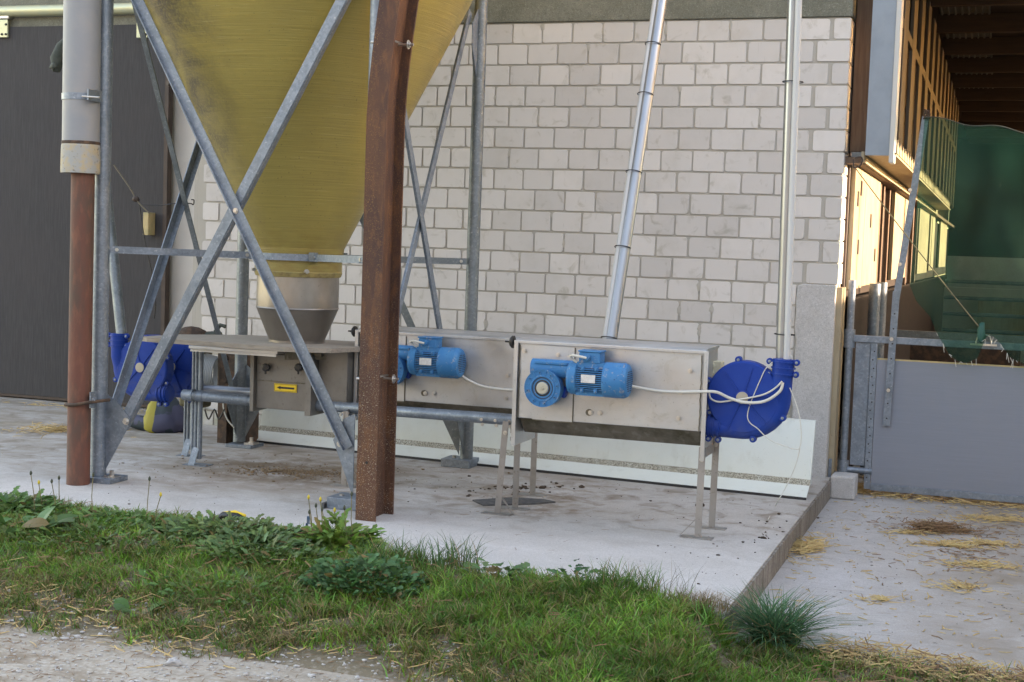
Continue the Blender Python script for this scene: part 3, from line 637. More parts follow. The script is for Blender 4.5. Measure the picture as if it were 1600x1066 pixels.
# cords
def smooth(pts, k=5):
    pts = [Vector(q) for q in pts]; out = []
    for i in range(len(pts)-1):
        a, b_, c, d_ = pts[max(i-1, 0)], pts[i], pts[i+1], pts[min(i+2, len(pts)-1)]
        for j in range(k):
            t = j/k; out.append(.5*((2*b_)+(c-a)*t+(2*a-5*b_+4*c-d_)*t*t+(3*b_-a-3*c+d_)*t**3))
    return out+[pts[-1]]
def cord(name, pts, r, mat, label, cat='cord', n=6):
    if len(pts) > 2: pts = smooth(pts)
    return tag(MB().path(pts, r, n).build(name, mat), label, cat)
q1 = atX(1336, 262, XP+.02); q2 = atY(1533, 515, .06)
cord('tension_cord', [q1, q1.lerp(q2, .3)+V(0, 0, -.01), q1.lerp(q2, .7)+V(0, 0, -.01), q2], .004, simple('hemp cord', (.22, .17, .10), .8), 'thin cord from the plywood hatch down to the knot in the green net')
hk = q1+V(0, -.02, 0); cord('steel_hook', [hk+V(.0, 0, .06), hk+V(.035, 0, .065), hk+V(.045, 0, .04), hk+V(.03, 0, .01), hk+V(-.005, 0, .0), hk+V(-.01, 0, .05)], .006, BROWN, 'dark bent hook at the top of the first plywood hatch', 'hook')
# concrete block at gate foot
tag(MB().box((-.955, -.10, -.119), (-.80, .10, .03)).build('kerb_block', PIERM, None, .012), 'small concrete block under the gate hinge post at the end of the wall', 'concrete block')
tag(MB().box((-.985, .02, -.1), (-.965, .035, .12)).build('flat_bracket', GALV), 'short galvanised flat bracket beside the foot of the gate post', 'bracket')

# ================================================================== FEED SILO
CX, CY = -4.0, -1.62
XL, XR, YF, YB = -4.835, -3.18, -2.42, -.82
silo = thing('feed_silo', (CX, CY, 0), 'tall yellow fibreglass feed silo on galvanised legs with crossed braces', 'silo')
b = MB().lathe((CX, CY, 0), (0, 0, 1), [(.25, 1.205), (.26, 1.22), (.262, 1.31), (.272, 1.37), (.37, 1.57), (.62, 2.13), (.98, 2.85), (1.10, 3.12), (1.12, 3.3), (1.12, 5.4), (.8, 5.75), (.1, 5.85)], 72)
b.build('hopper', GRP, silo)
b = MB().lathe((CX, CY, 0), (0, 0, 1), [(.252, 1.198), (.256, 1.20), (.264, 1.225), (.26, 1.23)], 48, cap=False); b.build('hopper_rim', simple('raw fibreglass edge', (.30, .24, .09), .7, 0, 30, (.16, .11, .05)), silo)
k = Mat('dull stainless cone', (.34, .32, .295), .42, .8); k.mix(k.ramp(k.noise(5, 5, scale=(1, 1, .6)), .4, .65, 0, .7), (.25, .22, .19)); k.mix(k.mul(k.z(1.08, 1.0), .45), (.15, .13, .12)); k.mix(k.ramp(k.noise(60, 3), .66, .74, 0, .4), (.12, .1, .09)); k.roughmap(k.noise(4), .32, .5); k.bump(k.noise(5, 3), .2, .01); CONE = k.m
b = MB().lathe((CX, CY, 0), (0, 0, 1), [(.246, 1.22), (.246, 1.015), (.250, 1.008), (.244, 1.0), (.168, .815), (.168, .79)], 64, cap=False); b.build('outlet_cone', CONE, silo)
for a in (-112, -52, 180+40):
    t = math.radians(a); p = V(CX+.258*math.cos(t), CY+.258*math.sin(t), 1.232); o = MB().bolt(p, (math.cos(t), math.sin(t), 0), .011, .018).build('rim_bolt', STEELB, silo)
legs = {}
for nm, (x, y) in dict(a=(XL, YF), b=(XL, YB), c=(XR, YB), d=(XR+.03, YF)).items():
    lg = MB().tube((x, y, .03), (x, y, 3.4), .0465 if y < -2 else .041, 28).build('leg', GALV if nm != 'b' and nm != 'c' else GALVD, silo); legs[nm] = lg
# base plates
def base_plate(lg, x, y, sx, bx, m=GALV, thick=.02):
    MB().box((x-.055 if sx > 0 else x-.14, y-.09, .001), (x+.14 if sx > 0 else x+.055, y+.09, .001+thick)).build('base_plate', m, lg, .002)
    MB().box((bx-.035, y-.05, .0215), (bx+.035, y+.03, .034)).bolt((bx, y-.01, .034), (0, 0, 1), .014, .03).build('anchor_bolt', STEELB, lg)
base_plate(legs['a'], XL, YF, 1, XL+.10, thick=.028)
base_plate(legs['b'], XL, YB, 1, XL+.02+.08)
base_plate(legs['c'], XR, YB, -1, XR-.08, thick=.05)
base_plate(legs['d'], XR, YF-.03, -1, XR-.09, thick=.06)
# gussets
def gus(lg, pts, n, m=GALV):
    MB().prism(pts, Vector(n)*.006).build('gusset', m, lg)
gus(legs['a'], [(XL+.045, YF, .50), (XL+.11, YF, .47), (XL+.21, YF, .37), (XL+.20, YF, .33), (XL+.05, YF, .07)], (0, 1, 0))
gus(legs['a'], [(XL, YF+.045, .52), (XL, YF+.2, .38), (XL, YF+.19, .33), (XL, YF+.05, .08)], (1, 0, 0))
gus(legs['d'], [(XR-.045, YF, .50), (XR-.11, YF, .47), (XR-.17, YF, .35), (XR-.045, YF, .05)], (0, 1, 0))
gus(legs['d'], [(XR, YF+.045, .52), (XR, YF+.2, .38), (XR, YF+.19, .33), (XR, YF+.05, .08)], (-1, 0, 0))
for nm, x, sx in (('b', XL, 1), ('c', XR, -1)):
    gus(legs[nm], [(x+sx*.045, YB, .56), (x+sx*.12, YB, .50), (x+sx*.24, YB, .43), (x+sx*.22, YB, .38), (x+sx*.05, YB, .07)], (0, -1, 0), GALVD)
    gus(legs[nm], [(x, YB-.045, .52), (x, YB-.2, .38), (x, YB-.19, .33), (x, YB-.05, .08)], (sx, 0, 0), GALVD)
gus(legs['c'], [(XR-.05, YB, 2.9), (XR-.05, YB, 2.62), (XR-.03, YB-.0, 2.45), (XR-.0, YB, 2.45), (XR-.0, YB, 2.9)], (0, -1, 0), GALV)
gus(legs['c'], [(XR-.002, YB-.04, 2.9), (XR-.002, YB-.13, 2.8), (XR-.002, YB-.13, 2.66), (XR-.002, YB-.04, 2.48)], (-1, 0, 0), GALV)
def brace(p1, p2, A, w1, B, w2, m=GALV, t=.006, name='brace'):
    return MB().angle(p1, p2, A, w1, B, w2, t).build(name, m, silo)
# front face crossing pair
brace((-4.79, YF-.012, 2.99), (-3.27, YF-.012, .305), (-.87, 0, -.49), -.052, (0, -1, 0), .03)
p = brace((-3.20, YF+.008, 2.956), (-4.675, YF+.008, .300), (.87, 0, -.49), -.055, (0, 1, 0), .045)
MB().bolt((-3.965, YF-.02, 1.565), (0, -1, 0), .011).build('crossing_bolt', STEELB, silo)
MB().bolt((-4.65, YF-.004, .355), (0, -1, 0), .014, .014).build('brace_bolt', STEELB, silo)
MB().bolt((-3.30, YF-.02, .335), (0, -1, 0), .012, .01).build('brace_bolt', STEELB, silo)
# left face
brace((XL+.006, YF+.13, .38), (XL+.006, YB-.12, 2.85), (0, .84, -.53), -.05, (1, 0, 0), .036)
brace((XL+.03, YF+.08, 3.0), (XL+.03, YB-.20, .42), (0, .84, .53), .05, (1, 0, 0), .035, GALVD)
# right face
brace((XR-.012, YF+.09, 2.95), (XR-.012, YB-.2, .42), (0, .84, .53), -.05, (-1, 0, 0), .04)
brace((XR-.03, YB-.08, 2.86), (XR-.03, YF+.19, .36), (0, .84, -.53), -.05, (-1, 0, 0), .04)
# rear face
brace((XL+.13, YB+.012, 2.9), (XR-.2, YB+.012, .42), (.87, 0, .49), .05, (0, 1, 0), .035, GALVD)
brace((XR-.13, YB-.012, 2.9), (XL+.2, YB-.012, .42), (-.87, 0, .49), .05, (0, -1, 0), .035, GALVD)
# ring band and four ties
b = MB(); n = 48; R = .278
vs = [(CX+R*math.cos(2*PI*i/n), CY+R*math.sin(2*PI*i/n), z) for z in (1.295, 1.335) for i in range(n)]
vs += [(CX+(R-.005)*math.cos(2*PI*i/n), CY+(R-.005)*math.sin(2*PI*i/n), z) for z in (1.295, 1.335) for i in range(n)]
fs = []
for i in range(n):
    j = (i+1) % n; fs += [(i, j, n+j, n+i), (2*n+i, 2*n+j, 3*n+j, 3*n+i), (i, j, 2*n+j, 2*n+i), (n+i, n+j, 3*n+j, 3*n+i)]
b.add(vs, fs, False).build('ring_band', GALV, silo)
for nm, x, y, ang, mt in (('a', XL, YF, 225, GALV), ('d', XR, YF, -45, GALV), ('c', XR, YB, 45, GALVD), ('b', XL, YB, 135, GALVD)):
    t = math.radians(ang); e = V(CX+.28*math.cos(t), CY+.28*math.sin(t), 1.296); s0 = V(x, y, 1.30 if nm == 'a' else 1.296)+(V(CX, CY, 0)-V(x, y, 0)).normalized()*.045
    if nm in 'ad': s0.z = 1.306
    tg = V(-math.sin(t), math.cos(t), 0)
    tie = MB().angle(s0, e, (0, 0, 1), .04, tg if nm in 'ab' else -tg, .03, .005).build('tie_bar', mt, silo)
    for q, ff in ((s0, .03), (e, -.03)):
        dr_ = (e-s0).normalized(); nn = V(tg.x, tg.y, 0)*(-1 if nm in 'ab' else 1)
        MB().bolt(q+dr_*ff*1.3+V(0, 0, .02)+nn*.001, nn if nn.y < 0 else -nn, .011).build('tie_bolt', STEELB, tie)
    MB().box(e+V(-.02, -.02, -.004), e+V(.02, .02, .05)).build('ring_clamp', GALVD, tie)

# ================================================================== DOWNPIPE
dp = thing('downpipe', (-4.87, -2.6, 0), 'thick grey plastic downpipe set over a rusty steel pipe at the left silo leg', 'pipe')
px_, py_ = -4.853, -2.575
k0 = 64
MB().tube((px_-.004, py_, .0), (px_-.0, py_, 1.76), .064, 40).build('steel_pipe', RUSTP, dp)
MB().tube((px_-.018, py_, 1.90), (px_-.022, py_, 3.6), .101, 48).build('plastic_pipe', PVC, dp)
b = MB().lathe((px_-.018, py_, 1.745), (0, 0, 1), [(.09, 0), (.106, .0), (.107, .02), (.105, .15), (.1025, .16)], 48, cap=False); b.build('socket', SOCK, dp)
b = MB().lathe((px_-.018, py_, 1.902), (0, 0, 1), [(.101, 0), (.105, .004), (.105, .016), (.101, .02)], 40, cap=False); b.build('rust_ring', RUSTD, dp)
b = MB().lathe((px_-.02, py_, 2.145), (0, 0, 1), [(.1015, 0), (.1045, .001), (.1045, .036), (.1015, .037)], 40, cap=False); b.box((px_+.09, py_-.10, 2.140), (px_+.10, py_+.02, 2.20)); cl = b.build('clamp_band', GALV, dp)
MB().tube((px_+.06, py_-.102, 2.16), (px_+.16, py_-.085, 2.155), .006, 8).build('clamp_bolt', STEELB, cl)
b = MB(); b.path([(px_-.075, py_-.01, .45), (px_-.05, py_-.062, .452), (px_+.02, py_-.072, .458), (px_+.09, py_-.05, .474), (px_+.14, py_+.08, .48)], .0095, 8)
b.build('clamp_rod', RUSTD, dp); MB().box((px_+.085, py_-.03, .44), (px_+.092, py_+.03, .53)).bolt((px_+.092, py_, .485), (.5, -1, 0), .011, .02).build('clamp_plate', GALV, dp)

# ================================================================== RUSTED H BEAM
ib = thing('steel_beam', (-3.0, -2.63, 0), 'rusty brown upright steel beam standing in front of the silo leg', 'beam')
bx, by = -2.998, -2.63
tilt = V(0, 0, 0)
def bend(z): return .085*max(0, (z-2.05)/.8)**1.5 if z > 2.05 else 0
def ibx(x0, x1, y0, y1, nm):
    zs = [0, 2.05, 2.2, 2.35, 2.5, 2.65, 2.8, 3.1]; vs = []
    for z in zs: vs += [(x+bend(z), y, z) for x, y in ((x0, y0), (x1, y0), (x1, y1), (x0, y1))]
    fs = [(0, 1, 2, 3)]+[(4*i+k, 4*i+(k+1) % 4, 4*i+4+(k+1) % 4, 4*i+4+k) for i in range(len(zs)-1) for k in range(4)]+[tuple(range(len(vs)-4, len(vs)))]
    return MB().add(vs, fs).build(nm, RUST, ib)
ibx(bx-.055, bx+.055, by-.118, by-.105, 'front_flange'); ibx(bx-.055, bx+.055, by+.105, by+.118, 'rear_flange'); ibx(bx-.005, bx+.005, by-.1048, by+.1048, 'web')
for pxx, pyy, z in ((628, 83, 2.43), (603, 589, .72)):
    q = V(bx+.005+bend(z), by+.05, z)
    b = MB().tube(q+V(-.25, -.0, 0) if False else q, q+V(.085, 0, .0), .007, 8); b.bolt(q+V(.055, 0, 0), (1, 0, 0), .016, .008); b.tube(q+V(.0, .05, .012), q+V(.0, -.10, .012), .006, 8); b.build('threaded_rod', STEELB, ib)
    MB().tube((bx-.012+bend(z), by-.05, z), (bx-.10+bend(z), by-.05, z), .008, 8).build('rod_end', STEELB, ib)
MB().tube((bx+.0+tilt.x*.08, by-.1185, .30), (bx+tilt.x*.08, by-.1195, .30), .008, 10).build('bolt_hole', BLACKP, ib)

# ================================================================== MACHINE PARTS
def knob(p, d, parent, r=.032):
    MB().lathe(p, d, [(r*.35, 0), (r*.35, .014), (r, .016), (r*1.02, .026), (r*.7, .036), (.005, .037)], 20).tube(Vector(p)+Vector(d)*.036, Vector(p)+Vector(d)*.065, .005, 8).build('star_knob', BLACKP, parent)
def trough(x0, x1, y0, y1, zt, zf, zb, label, legspec):
    t = thing('feed_trough_conveyor', ((x0+x1)/2, (y0+y1)/2, 0), label, 'conveyor box', 'stainless drive boxes of the feed conveyor')
    s = .10
    MB().box((x0, y0, zf), (x1, y1, zt)).build('housing', INOX, t, .004)
    MB().prism([(x0+.012, y0+.012, zf-.001), (x0+.012, y0+s, zb), (x0+.012, y1-s, zb), (x0+.012, y1-.012, zf-.001)], (x1-x0-.024, 0, 0)).build('lower_hopper', INOXD, t)
    lid = MB().prism([(x0-.008, y0-.012, zt-.012), (x0-.008, y0-.012, zt+.004), (x0-.008, y0+.02, zt+.014), (x0-.008, y1+.01, zt+.014), (x0-.008, y1+.01, zt)], (x1-x0+.02, 0, 0)).build('lid', INOX, t, .002)
    for xx, w in ((x0-.024, .022), (x1+.002, .022)):
        b = MB(); b.box((xx, y0-.014, zb-.06), (xx+w, y0-.004, zt+.003)); b.box((xx+(w-.004 if xx < x0 else 0), y0-.004, zb-.06), (xx+(w if xx < x0 else .004), y1+.004, zt+.003)); b.build('end_flange', INOX, t, .0015)
    # weld seams
    b = MB(); rr = random.Random(int(x0*100))
    for xx in (x0+.006, x1-.010):
        z = zf; pts = []
        while z < zt: pts.append((xx+rr.uniform(-.002, .002), y0-.0045, z)); z += .02
        b.path(pts, .003, 5)
    b.build('weld_seam', INOXD, t)['kind'] = 'stuff'
    L = x1-x0
    b = MB().box((x0+.085, y0-.005, zf-.004), (x0+.30, y0-.0005, zt-.016)); b.build('access_panel', INOX, t, .0015)
    b = MB(); b.box((x0+.30, y0-.006, zf), (x0+.304, y0-.001, zt-.02)); b.box((x0+.083, y0-.006, zf-.006), (x0+.304, y0-.001, zf-.001)); b.build('panel_joint', INOXD, t)
    for dx, dz in ((.03, .35), (.22, .34), (.62, .22), (.41, .055), (.46, .057), (.885, .19), (.88, .06), (.93, .30)):
        MB().bolt((x0+dx*L/1.0, y0-.006, zf+dz), (0, -1, 0), .0085).build('housing_bolt', STEELB, t)
    o = MB().lathe((x0+.40*L, y0-.001, zf+.055), (0, -1, 0), [(.017, 0), (.017, .006), (.010, .007), (.010, .004)], 18).build('eyelet', INOXD, t)
    knob((x0-.024, y0+.03, zt-.01), (-1, 0, 0), t)
    for (fx, fy, tx, ty, ztop, foot) in legspec:
        lg = MB().angle((fx, fy, .006), (tx, ty, ztop), (1, 0, 0), .034, (0, 1, 0), .03, .004).build('leg', LEGM, t)
        MB().box((fx-.07, fy-.02, .0), (fx+.09, fy+.045, .005)).build('foot_plate', LEGM, lg)
        MB().bar((fx+foot*.09+.01, fy+.01, .005), (fx+.012+foot*.01, fy+.01, .10), (0, 1, 0), .02, (1, 0, 0), .004).build('foot_brace', LEGM, lg)
        MB().bolt((tx+.017, ty-.001, ztop-.06), (0, -1, 0), .008).build('leg_bolt', STEELB, lg)
    return t
T1 = (-2.33, -1.362, -2.36, -2.04, .94, .54, .455)
tr1 = trough(*T1, 'nearest stainless conveyor box with its blue motor, right of the rusty beam', [(-2.475, -2.25, -2.445, -2.25, .50, 1), (-2.44, -2.06, -2.44, -2.06, .50, 0), (-1.375, -2.345, -1.372, -2.345, .46, -1), (-1.36, -2.06, -1.357, -2.06, .50, 0)])
for yy in (-2.24,):
    b = MB(); b.bar((-2.40, -2.25, .44), (-2.35, -2.03, .44), (0, 0, 1), .05, (1, 0, 0), .004); b.bar((-2.40, -2.25, .40), (-2.34, -2.03, .44), (0, 0, 1), .02, (1, 0, 0), .02); b.build('side_bracket', LEGM, tr1)
MB().bar((-1.365, -2.34, .40), (-1.350, -2.05, .40), (0, 0, 1), .045, (1, 0, 0), .004).build('side_bracket', LEGM, tr1)
T2 = (-3.57, -2.51, -1.65, -1.33, .895, .495, .42)
tr2 = trough(*T2, 'rear stainless conveyor box behind the silver pipe, partly hidden by the nearest one', [(-3.545, -1.90, -3.545, -1.90, .44, 1), (-2.485, -1.62, -2.485, -1.62, .46, 0), (-3.55, -1.36, -3.55, -1.36, .46, 0)])
MB().bar((-3.535, -1.90, .40), (-3.535, -1.64, .44), (0, 0, 1), .04, (1, 0, 0), .004).build('side_bracket', LEGM, tr2)

def gearmotor(label, loc):
    x, y, z = loc   # x,z of worm gear centre, y = box face
    t = thing('gear_motor', loc, label, 'motor', 'blue gear motors on the stainless boxes')
    yc = y-.085
    b = MB().lathe((x, y-.001, z), (0, -1, 0), [(.062, 0), (.062, .03), (.085, .035), (.095, .06), (.096, .115), (.092, .120), (.068, .120), (.066, .124), (.058, .124), (.056, .118), (.04, .118)], 40)
    gb = b.build('worm_gearbox', MBLUE, t)
    b = MB()
    for i in range(16):
        a = 2*PI*(i+.5)/16; d = V(math.cos(a), 0, math.sin(a)); n = V(-math.sin(a), 0, math.cos(a))
        b.bar(V(x, y-.1195, z)+d*.070-n*.002, V(x, y-.1195, z)+d*.091-n*.002, n, .004, (0, -1, 0), .006)
    b.lathe((x, y-.119, z), (0, -1, 0), [(.091, 0), (.096, 0), (.096, .006), (.091, .006)], 40, cap=False)
    b.build('flange_rib', MBLUE, gb)
    for i in range(8):
        a = 2*PI*i/8+.2; p = V(x+.079*math.cos(a), y-.120, z+.079*math.sin(a))
        MB().lathe(p, (0, -1, 0), [(.007, 0), (.007, .007), (.004, .007), (.004, .003)], 10).build('flange_boss', MBLUE, gb)
    b = MB()
    for i in range(8):
        a = 2*PI*i/8+.2
        for r_, q_ in ((.079, .0285), ):
            pp = V(x+r_*math.cos(a), y-.1272, z+r_*math.sin(a)); b.tube(pp, pp+V(0, -.0006, 0), .0038, 8)
    b.build('bolt_sockets', MDARK, gb)['kind'] = 'stuff'
    MB().lathe((x, y-.1205, z), (0, -1, 0), [(.0555, 0), (.0555, .0008), (.050, .0008), (.050, 0)], 32, cap=False).build('groove', MDARK, gb)
    MB().lathe((x, y-.117, z), (0, -1, 0), [(.042, 0), (.042, .003), (.034, .004), (.034, .0)], 28).build('shaft_seal', BLACKP, gb)
    MB().lathe((x, y-.117, z), (0, -1, 0), [(.031, 0), (.031, .008), (.026, .010), (.004, .010)], 24).bolt((x, y-.127, z), (0, -1, 0), .006, .004).build('shaft_cap', simple('dull shaft cap', (.42, .40, .33), .5, .3), gb)
    zw = z+.098
    b = MB().tube((x-.075, y-.06, zw), (x+.14, y-.06, zw), .046, 28); b.build('worm_housing', MBLUE, gb)
    MB().box((x-.05, y-.108, zw+.025), (x+.12, y-.09, zw+.034)).build('housing_rib', MBLUE, gb)
    MB().lathe((x+.0, y-.03, z-.0), (1, 0, -.25), [(.03, 0), (.03, .10), (.026, .105)], 20).build('torque_arm', NAVY, t)
    # motor body
    mx0 = x+.135; zm = z+.062; ym = y-.092
    b = MB().lathe((mx0-.005, ym, zm), (1, 0, 0), [(.05, 0), (.078, .006), (.084, .02), (.084, .05), (.074, .055)], 36); b.build('motor_flange', MBLUE, t)
    core = MB().lathe((mx0+.045, ym, zm), (1, 0, 0), [(.070, 0), (.070, .15)], 36).build('motor_body', MDARK, t)
    b = MB()
    for side in (0, 1):
        for i in range(11):
            zz = zm+(-.05+.010*i); yy = math.sqrt(max(0, .084**2-(zz-zm)**2)); sgn = -1 if side == 0 else 1
            b.box((mx0+.045, ym+sgn*yy, zz-.002), (mx0+.19, ym+sgn*.04, zz+.002))
    for i in range(9):
        yy2 = ym-.04+.01*i
        for sg in (-1, 1): b.box((mx0+.045, yy2-.0018, zm+sg*.055), (mx0+.19, yy2+.0018, zm+sg*.083))
    b.build('cooling_fins', MBLUE, core)['kind'] = 'stuff'
    for sg in (-1, 1):
        for dx in (.075, .145):
            MB().box((mx0+dx, ym-.074, zm+sg*.054-.010), (mx0+dx+.018, ym-.055, zm+sg*.054+.010)).bolt((mx0+dx+.009, ym-.074, zm+sg*.054), (0, -1, 0), .005, .003).build('lug', MBLUE, core, .002)
    np_ = MB().box((mx0+.082, ym-.0875, zm-.014), (mx0+.155, ym-.0855, zm+.026)).build('name_plate', simple('worn aluminium plate', (.62, .63, .64), .4, .3, 60, (.45, .46, .47)), core)
    b = MB().lathe((mx0+.185, ym, zm), (1, 0, 0), [(.084, 0), (.0885, .002), (.0885, .10), (.080, .118), (.066, .124), (.002, .124)], 40); fc = b.build('fan_cover', MBLUE, t)
    b = MB()
    for i in range(10):
        zz = zm-.048+i*.0105; h = math.sqrt(max(0, .060**2-(zz-zm)**2))
        b.box((mx0+.3095, ym-h, zz-.0025), (mx0+.3105, ym-.006, zz+.0025)); b.box((mx0+.3095, ym+.006, zz-.0025), (mx0+.3105, ym+h, zz+.0025))
    b.build('grille_slots', MDARK, fc)['kind'] = 'stuff'
    jb = MB().box((mx0+.055, ym-.045, zm+.080), (mx0+.165, ym+.05, zm+.135)).build('junction_box', MBLUE, t, .005)
    MB().box((mx0+.050, ym-.05, zm+.1352), (mx0+.170, ym+.055, zm+.143)).build('box_lid', MBLUE, jb, .003)
    MB().lathe((mx0+.10, ym-.046, zm+.108), (0, -1, 0), [(.017, 0), (.017, .012), (.011, .014), (.011, .022)], 12).build('cable_gland', MBLUE, jb)
    g0 = V(mx0+.10, ym-.066, zm+.108)
    MB().path([g0, g0+V(-.02, -.008, .004), g0+V(-.07, -.004, .010), g0+V(-.09, .01, .004), g0+V(-.07, .03, -.02), g0+V(-.03, .04, -.04)], .0065, 8).build('cable_tail', CABLE, t)
    return t
q = atY(850, 606, -2.46)
gm1 = gearmotor('blue gear motor with round worm gearbox on the nearest stainless box', (q.x, -2.366, q.z))
q2 = atY(611, 575, -1.75)
gm2 = copy_tree(gm1, None, V(-.005+(q2.x-q.x), .71, q2.z-q.z-.01)); gm2['label'] = 'blue gear motor on the rear stainless box, half behind the rusty beam'
# cables running from motors
mf = V(q.x+.445, -2.42, q.z+.03)
cord('motor_cable', [atY(985, 603, -2.40), atY(1005, 607, -2.385), atY(1030, 611, -2.376), atY(1060, 612.5, -2.376), atY(1100, 612, -2.376), atY(1120, 613, -2.36), atY(1140, 622, -2.33), atY(1165, 629, -2.33), atY(1195, 627, -2.33), atY(1218, 612, -2.32), atY(1223, 598, -2.31)], .0075, CABLE, 'thick off white cable running from the nearest motor across the right blower', 'cable', 8)
cord('motor_cable', [atY(716, 583, -1.70), atY(730, 593, -1.68), atY(752, 603, -1.665), atY(780, 608, -1.662), atY(812, 610, -1.662)], .0075, CABLE, 'off white cable drooping from the rear motor to the right', 'cable', 8)

# ---------------- conveyor corner housings (navy)
def blower(name, c, sx, label, sc=1.0):
    """round navy corner housing; sx=+1: outlet up on the right, inlet low on the left"""
    t = thing(name, (c[0], c[1], 0), label, 'conveyor corner', 'navy blue round conveyor corner housings')
    cx, cy, cz = c
    P = lambda u, w, v: V(cx+sx*u*sc, cy-w, cz+v*sc)
    R = .182
    o = MB().lathe((cx, cy+.05, cz), (0, -1, 0), [(R*sc*.9, 0), (R*sc, .012), (R*sc, .080), (R*sc*.985, .090), (R*sc*.95, .095), (.03, .101)], 56).build('disc_housing', NAVY, t)
    pts = [P(-.18, .0, -.155), P(-.10, -.005, -.160), P(0, -.008, -.162)]
    for i in range(1, 9):
        a = -PI/2+i*(PI/2)/8; pts.append(P(.0+.178*math.cos(a), -.008, -.0+.162*math.sin(a)))
    pts += [P(.183, .01, .06), P(.185, .01, .13)]
    MB().path(pts, .052*sc, 22).build('channel', NAVY, t)
    for (a0, a1, ax) in ((P(-.178, .0, -.155), P(-.108, .0, -.158), 0), (P(.186, .01, .115), P(.188, .01, .20), 1)):
        col = MB().tube(a0, a1, .054*sc, 24)
        d = (a1-a0); 
        for f in (.15, .5, .85): col.lathe(a0+d*(f-.04), d, [(.050*sc, 0), (.061*sc, .0), (.061*sc, .006), (.050*sc, .006)], 24, cap=False)
        co = col.build('coupling', NAVY, t)
        for f in (.15, .85):
            for sd in (-1, 1):
                p = a0+d*f+(V(sd*.066*sc, -.02, 0) if ax else V(0, -.02, sd*.066*sc))
                MB().lathe(p+V(0, .015, 0), (0, -1, 0), [(.016, 0), (.016, .02), (.014, .022)], 14).build('lug', NAVY, co)
                MB().lathe(p+V(0, -.0072, 0), (0, -1, 0), [(.0075, 0), (.0075, .003), (.002, .004)], 10).build('lug_bolt', GALV, co)
    for a in (0+100, 158, 285, 335, 50):
        rr_ = R*sc+(.010 if a in (100, 158, 50) else .036)
        if a == 50: continue
        t_ = math.radians(a); p = V(cx+sx*rr_*math.cos(t_), cy-.028, cz+rr_*math.sin(t_)*.98)
        e = MB().lathe(p+V(0, .03, 0), (0, -1, 0), [(.017, 0), (.017, .032), (.014, .035)], 14).build('ear', NAVY, t)
        MB().lathe(p+V(0, -.005, 0), (0, -1, 0), [(.0075, 0), (.0075, .003), (.002, .004)], 10).build('ear_bolt', GALV, e)
    for i in range(6):
        a = math.radians(75+60*i*1.0+(0 if i % 2 == 0 else -8)); d = V(math.cos(a)*sx, 0, math.sin(a)); n = V(-d.z, 0, d.x)
        MB().bar(V(cx, cy-.047, cz)+d*.036-n*.003, V(cx, cy-.040, cz)+d*(.150 if i not in (3, 4) else .175)*sc-n*.002, n, .0045, (0, -1, 0), .010).build('rib', NAVY, o)
    MB().lathe((cx, cy-.050, cz), (0, -1, 0), [(.036, 0), (.036, .008), (.030, .010)], 24).build('hub_ring', NAVY, o)
    MB().lathe((cx, cy-.0602, cz), (0, -1, 0), [(.030, 0), (.030, .004), (.006, .005)], 24).build('hub_disc', simple('dull grey hub', (.36, .33, .27), .5, .3), o)
    return t
q = atY(1163, 620, -2.25)
bR = blower('conveyor_corner', (q.x, -2.25, q.z), 1, 'navy blue round conveyor corner at the right end of the nearest stainless box', 1.0)
q = atY(230, 573, -1.66)
bL = blower('conveyor_corner', (q.x, -1.68, q.z), -1, 'navy blue round conveyor corner at far left in front of the grey door', 1.0)
q = atY(276, 572, -1.42)
bL2 = blower('conveyor_corner', (q.x, -1.42, q.z), -1, 'second navy conveyor corner at the left, tucked behind the foremost of that pair', .95)
bH = blower('conveyor_corner', (-2.28, -1.49, .66), 1, 'navy blue conveyor corner hidden behind the nearest stainless box, foot of the slanting pipe', 1.0)
# ---------------- pipes
def pipe_thing(name, p1, p2, r, mat, label, sleeve=()):
    t = thing(name, tuple(p1), label, 'pipe')
    MB().tube(p1, p2, r, 28).build('tube', mat, t)
    for f in sleeve:
        q = Vector(p1).lerp(Vector(p2), f); d = (Vector(p2)-Vector(p1)).normalized()
        MB().tube(q, q+d*.14, r+.0025, 28).build('sleeve', mat, t)
    return t
pa = V(-4.73, -1.70, .437); pb = V(-2.34, -2.18, .503)
pipe_thing('conveyor_pipe', pa, (-4.17, -1.68, .430), .031, GALV, 'short silver conveyor pipe between the left blue corner and the feeder box', (.0, .55))
pa = V(-3.83, -1.72, .437)
p1t = pipe_thing('conveyor_pipe', pa, pb, .031, GALV, 'long silver conveyor pipe from the feeder box to the nearest stainless box', (.0, .2))
d = (pb-pa).normalized(); n = d.cross(V(0, 0, 1)).normalized()*1
for f in (.10, .16, .22, .82, .88, .94):
    q = pa.lerp(pb, f)
    MB().tube(q+V(0, -.014, -.035), q+V(0, -.02, -.035)+n*-.0, .010, 8).bolt(q+V(0, -.034, -.006 if f > .5 else -.038), (0, -1, 0), .006).build('clamp_bolt', STEELB, p1t)
for f0, f1 in ((.08, .24), (.80, .965)):
    q, w = pa.lerp(pb, f0), pa.lerp(pb, f1); zz = -.036 if f0 < .5 else -.004
    MB().bar(q+V(0, -.03, zz-.006), w+V(0, -.03, zz-.006), (0, 0, 1), .012, (0, -1, 0), .004).build('clamp_strip', GALV, p1t)
pipe_thing('conveyor_pipe', (-4.78, -1.42, .447), (-3.58, -1.49, .455), .029, TUBE, 'thinner shiny conveyor pipe running behind the long one to the rear stainless box', (.3,))
pR1 = atY(1222.5, 566, -2.18); pR2 = atY(1243, -60, -2.18); pR3 = pR1.lerp(pR2, 1.45)
pipe_thing('riser_pipe', pR1, pR3, .034, RISER, 'upright shiny feed pipe rising from the right blue conveyor corner')
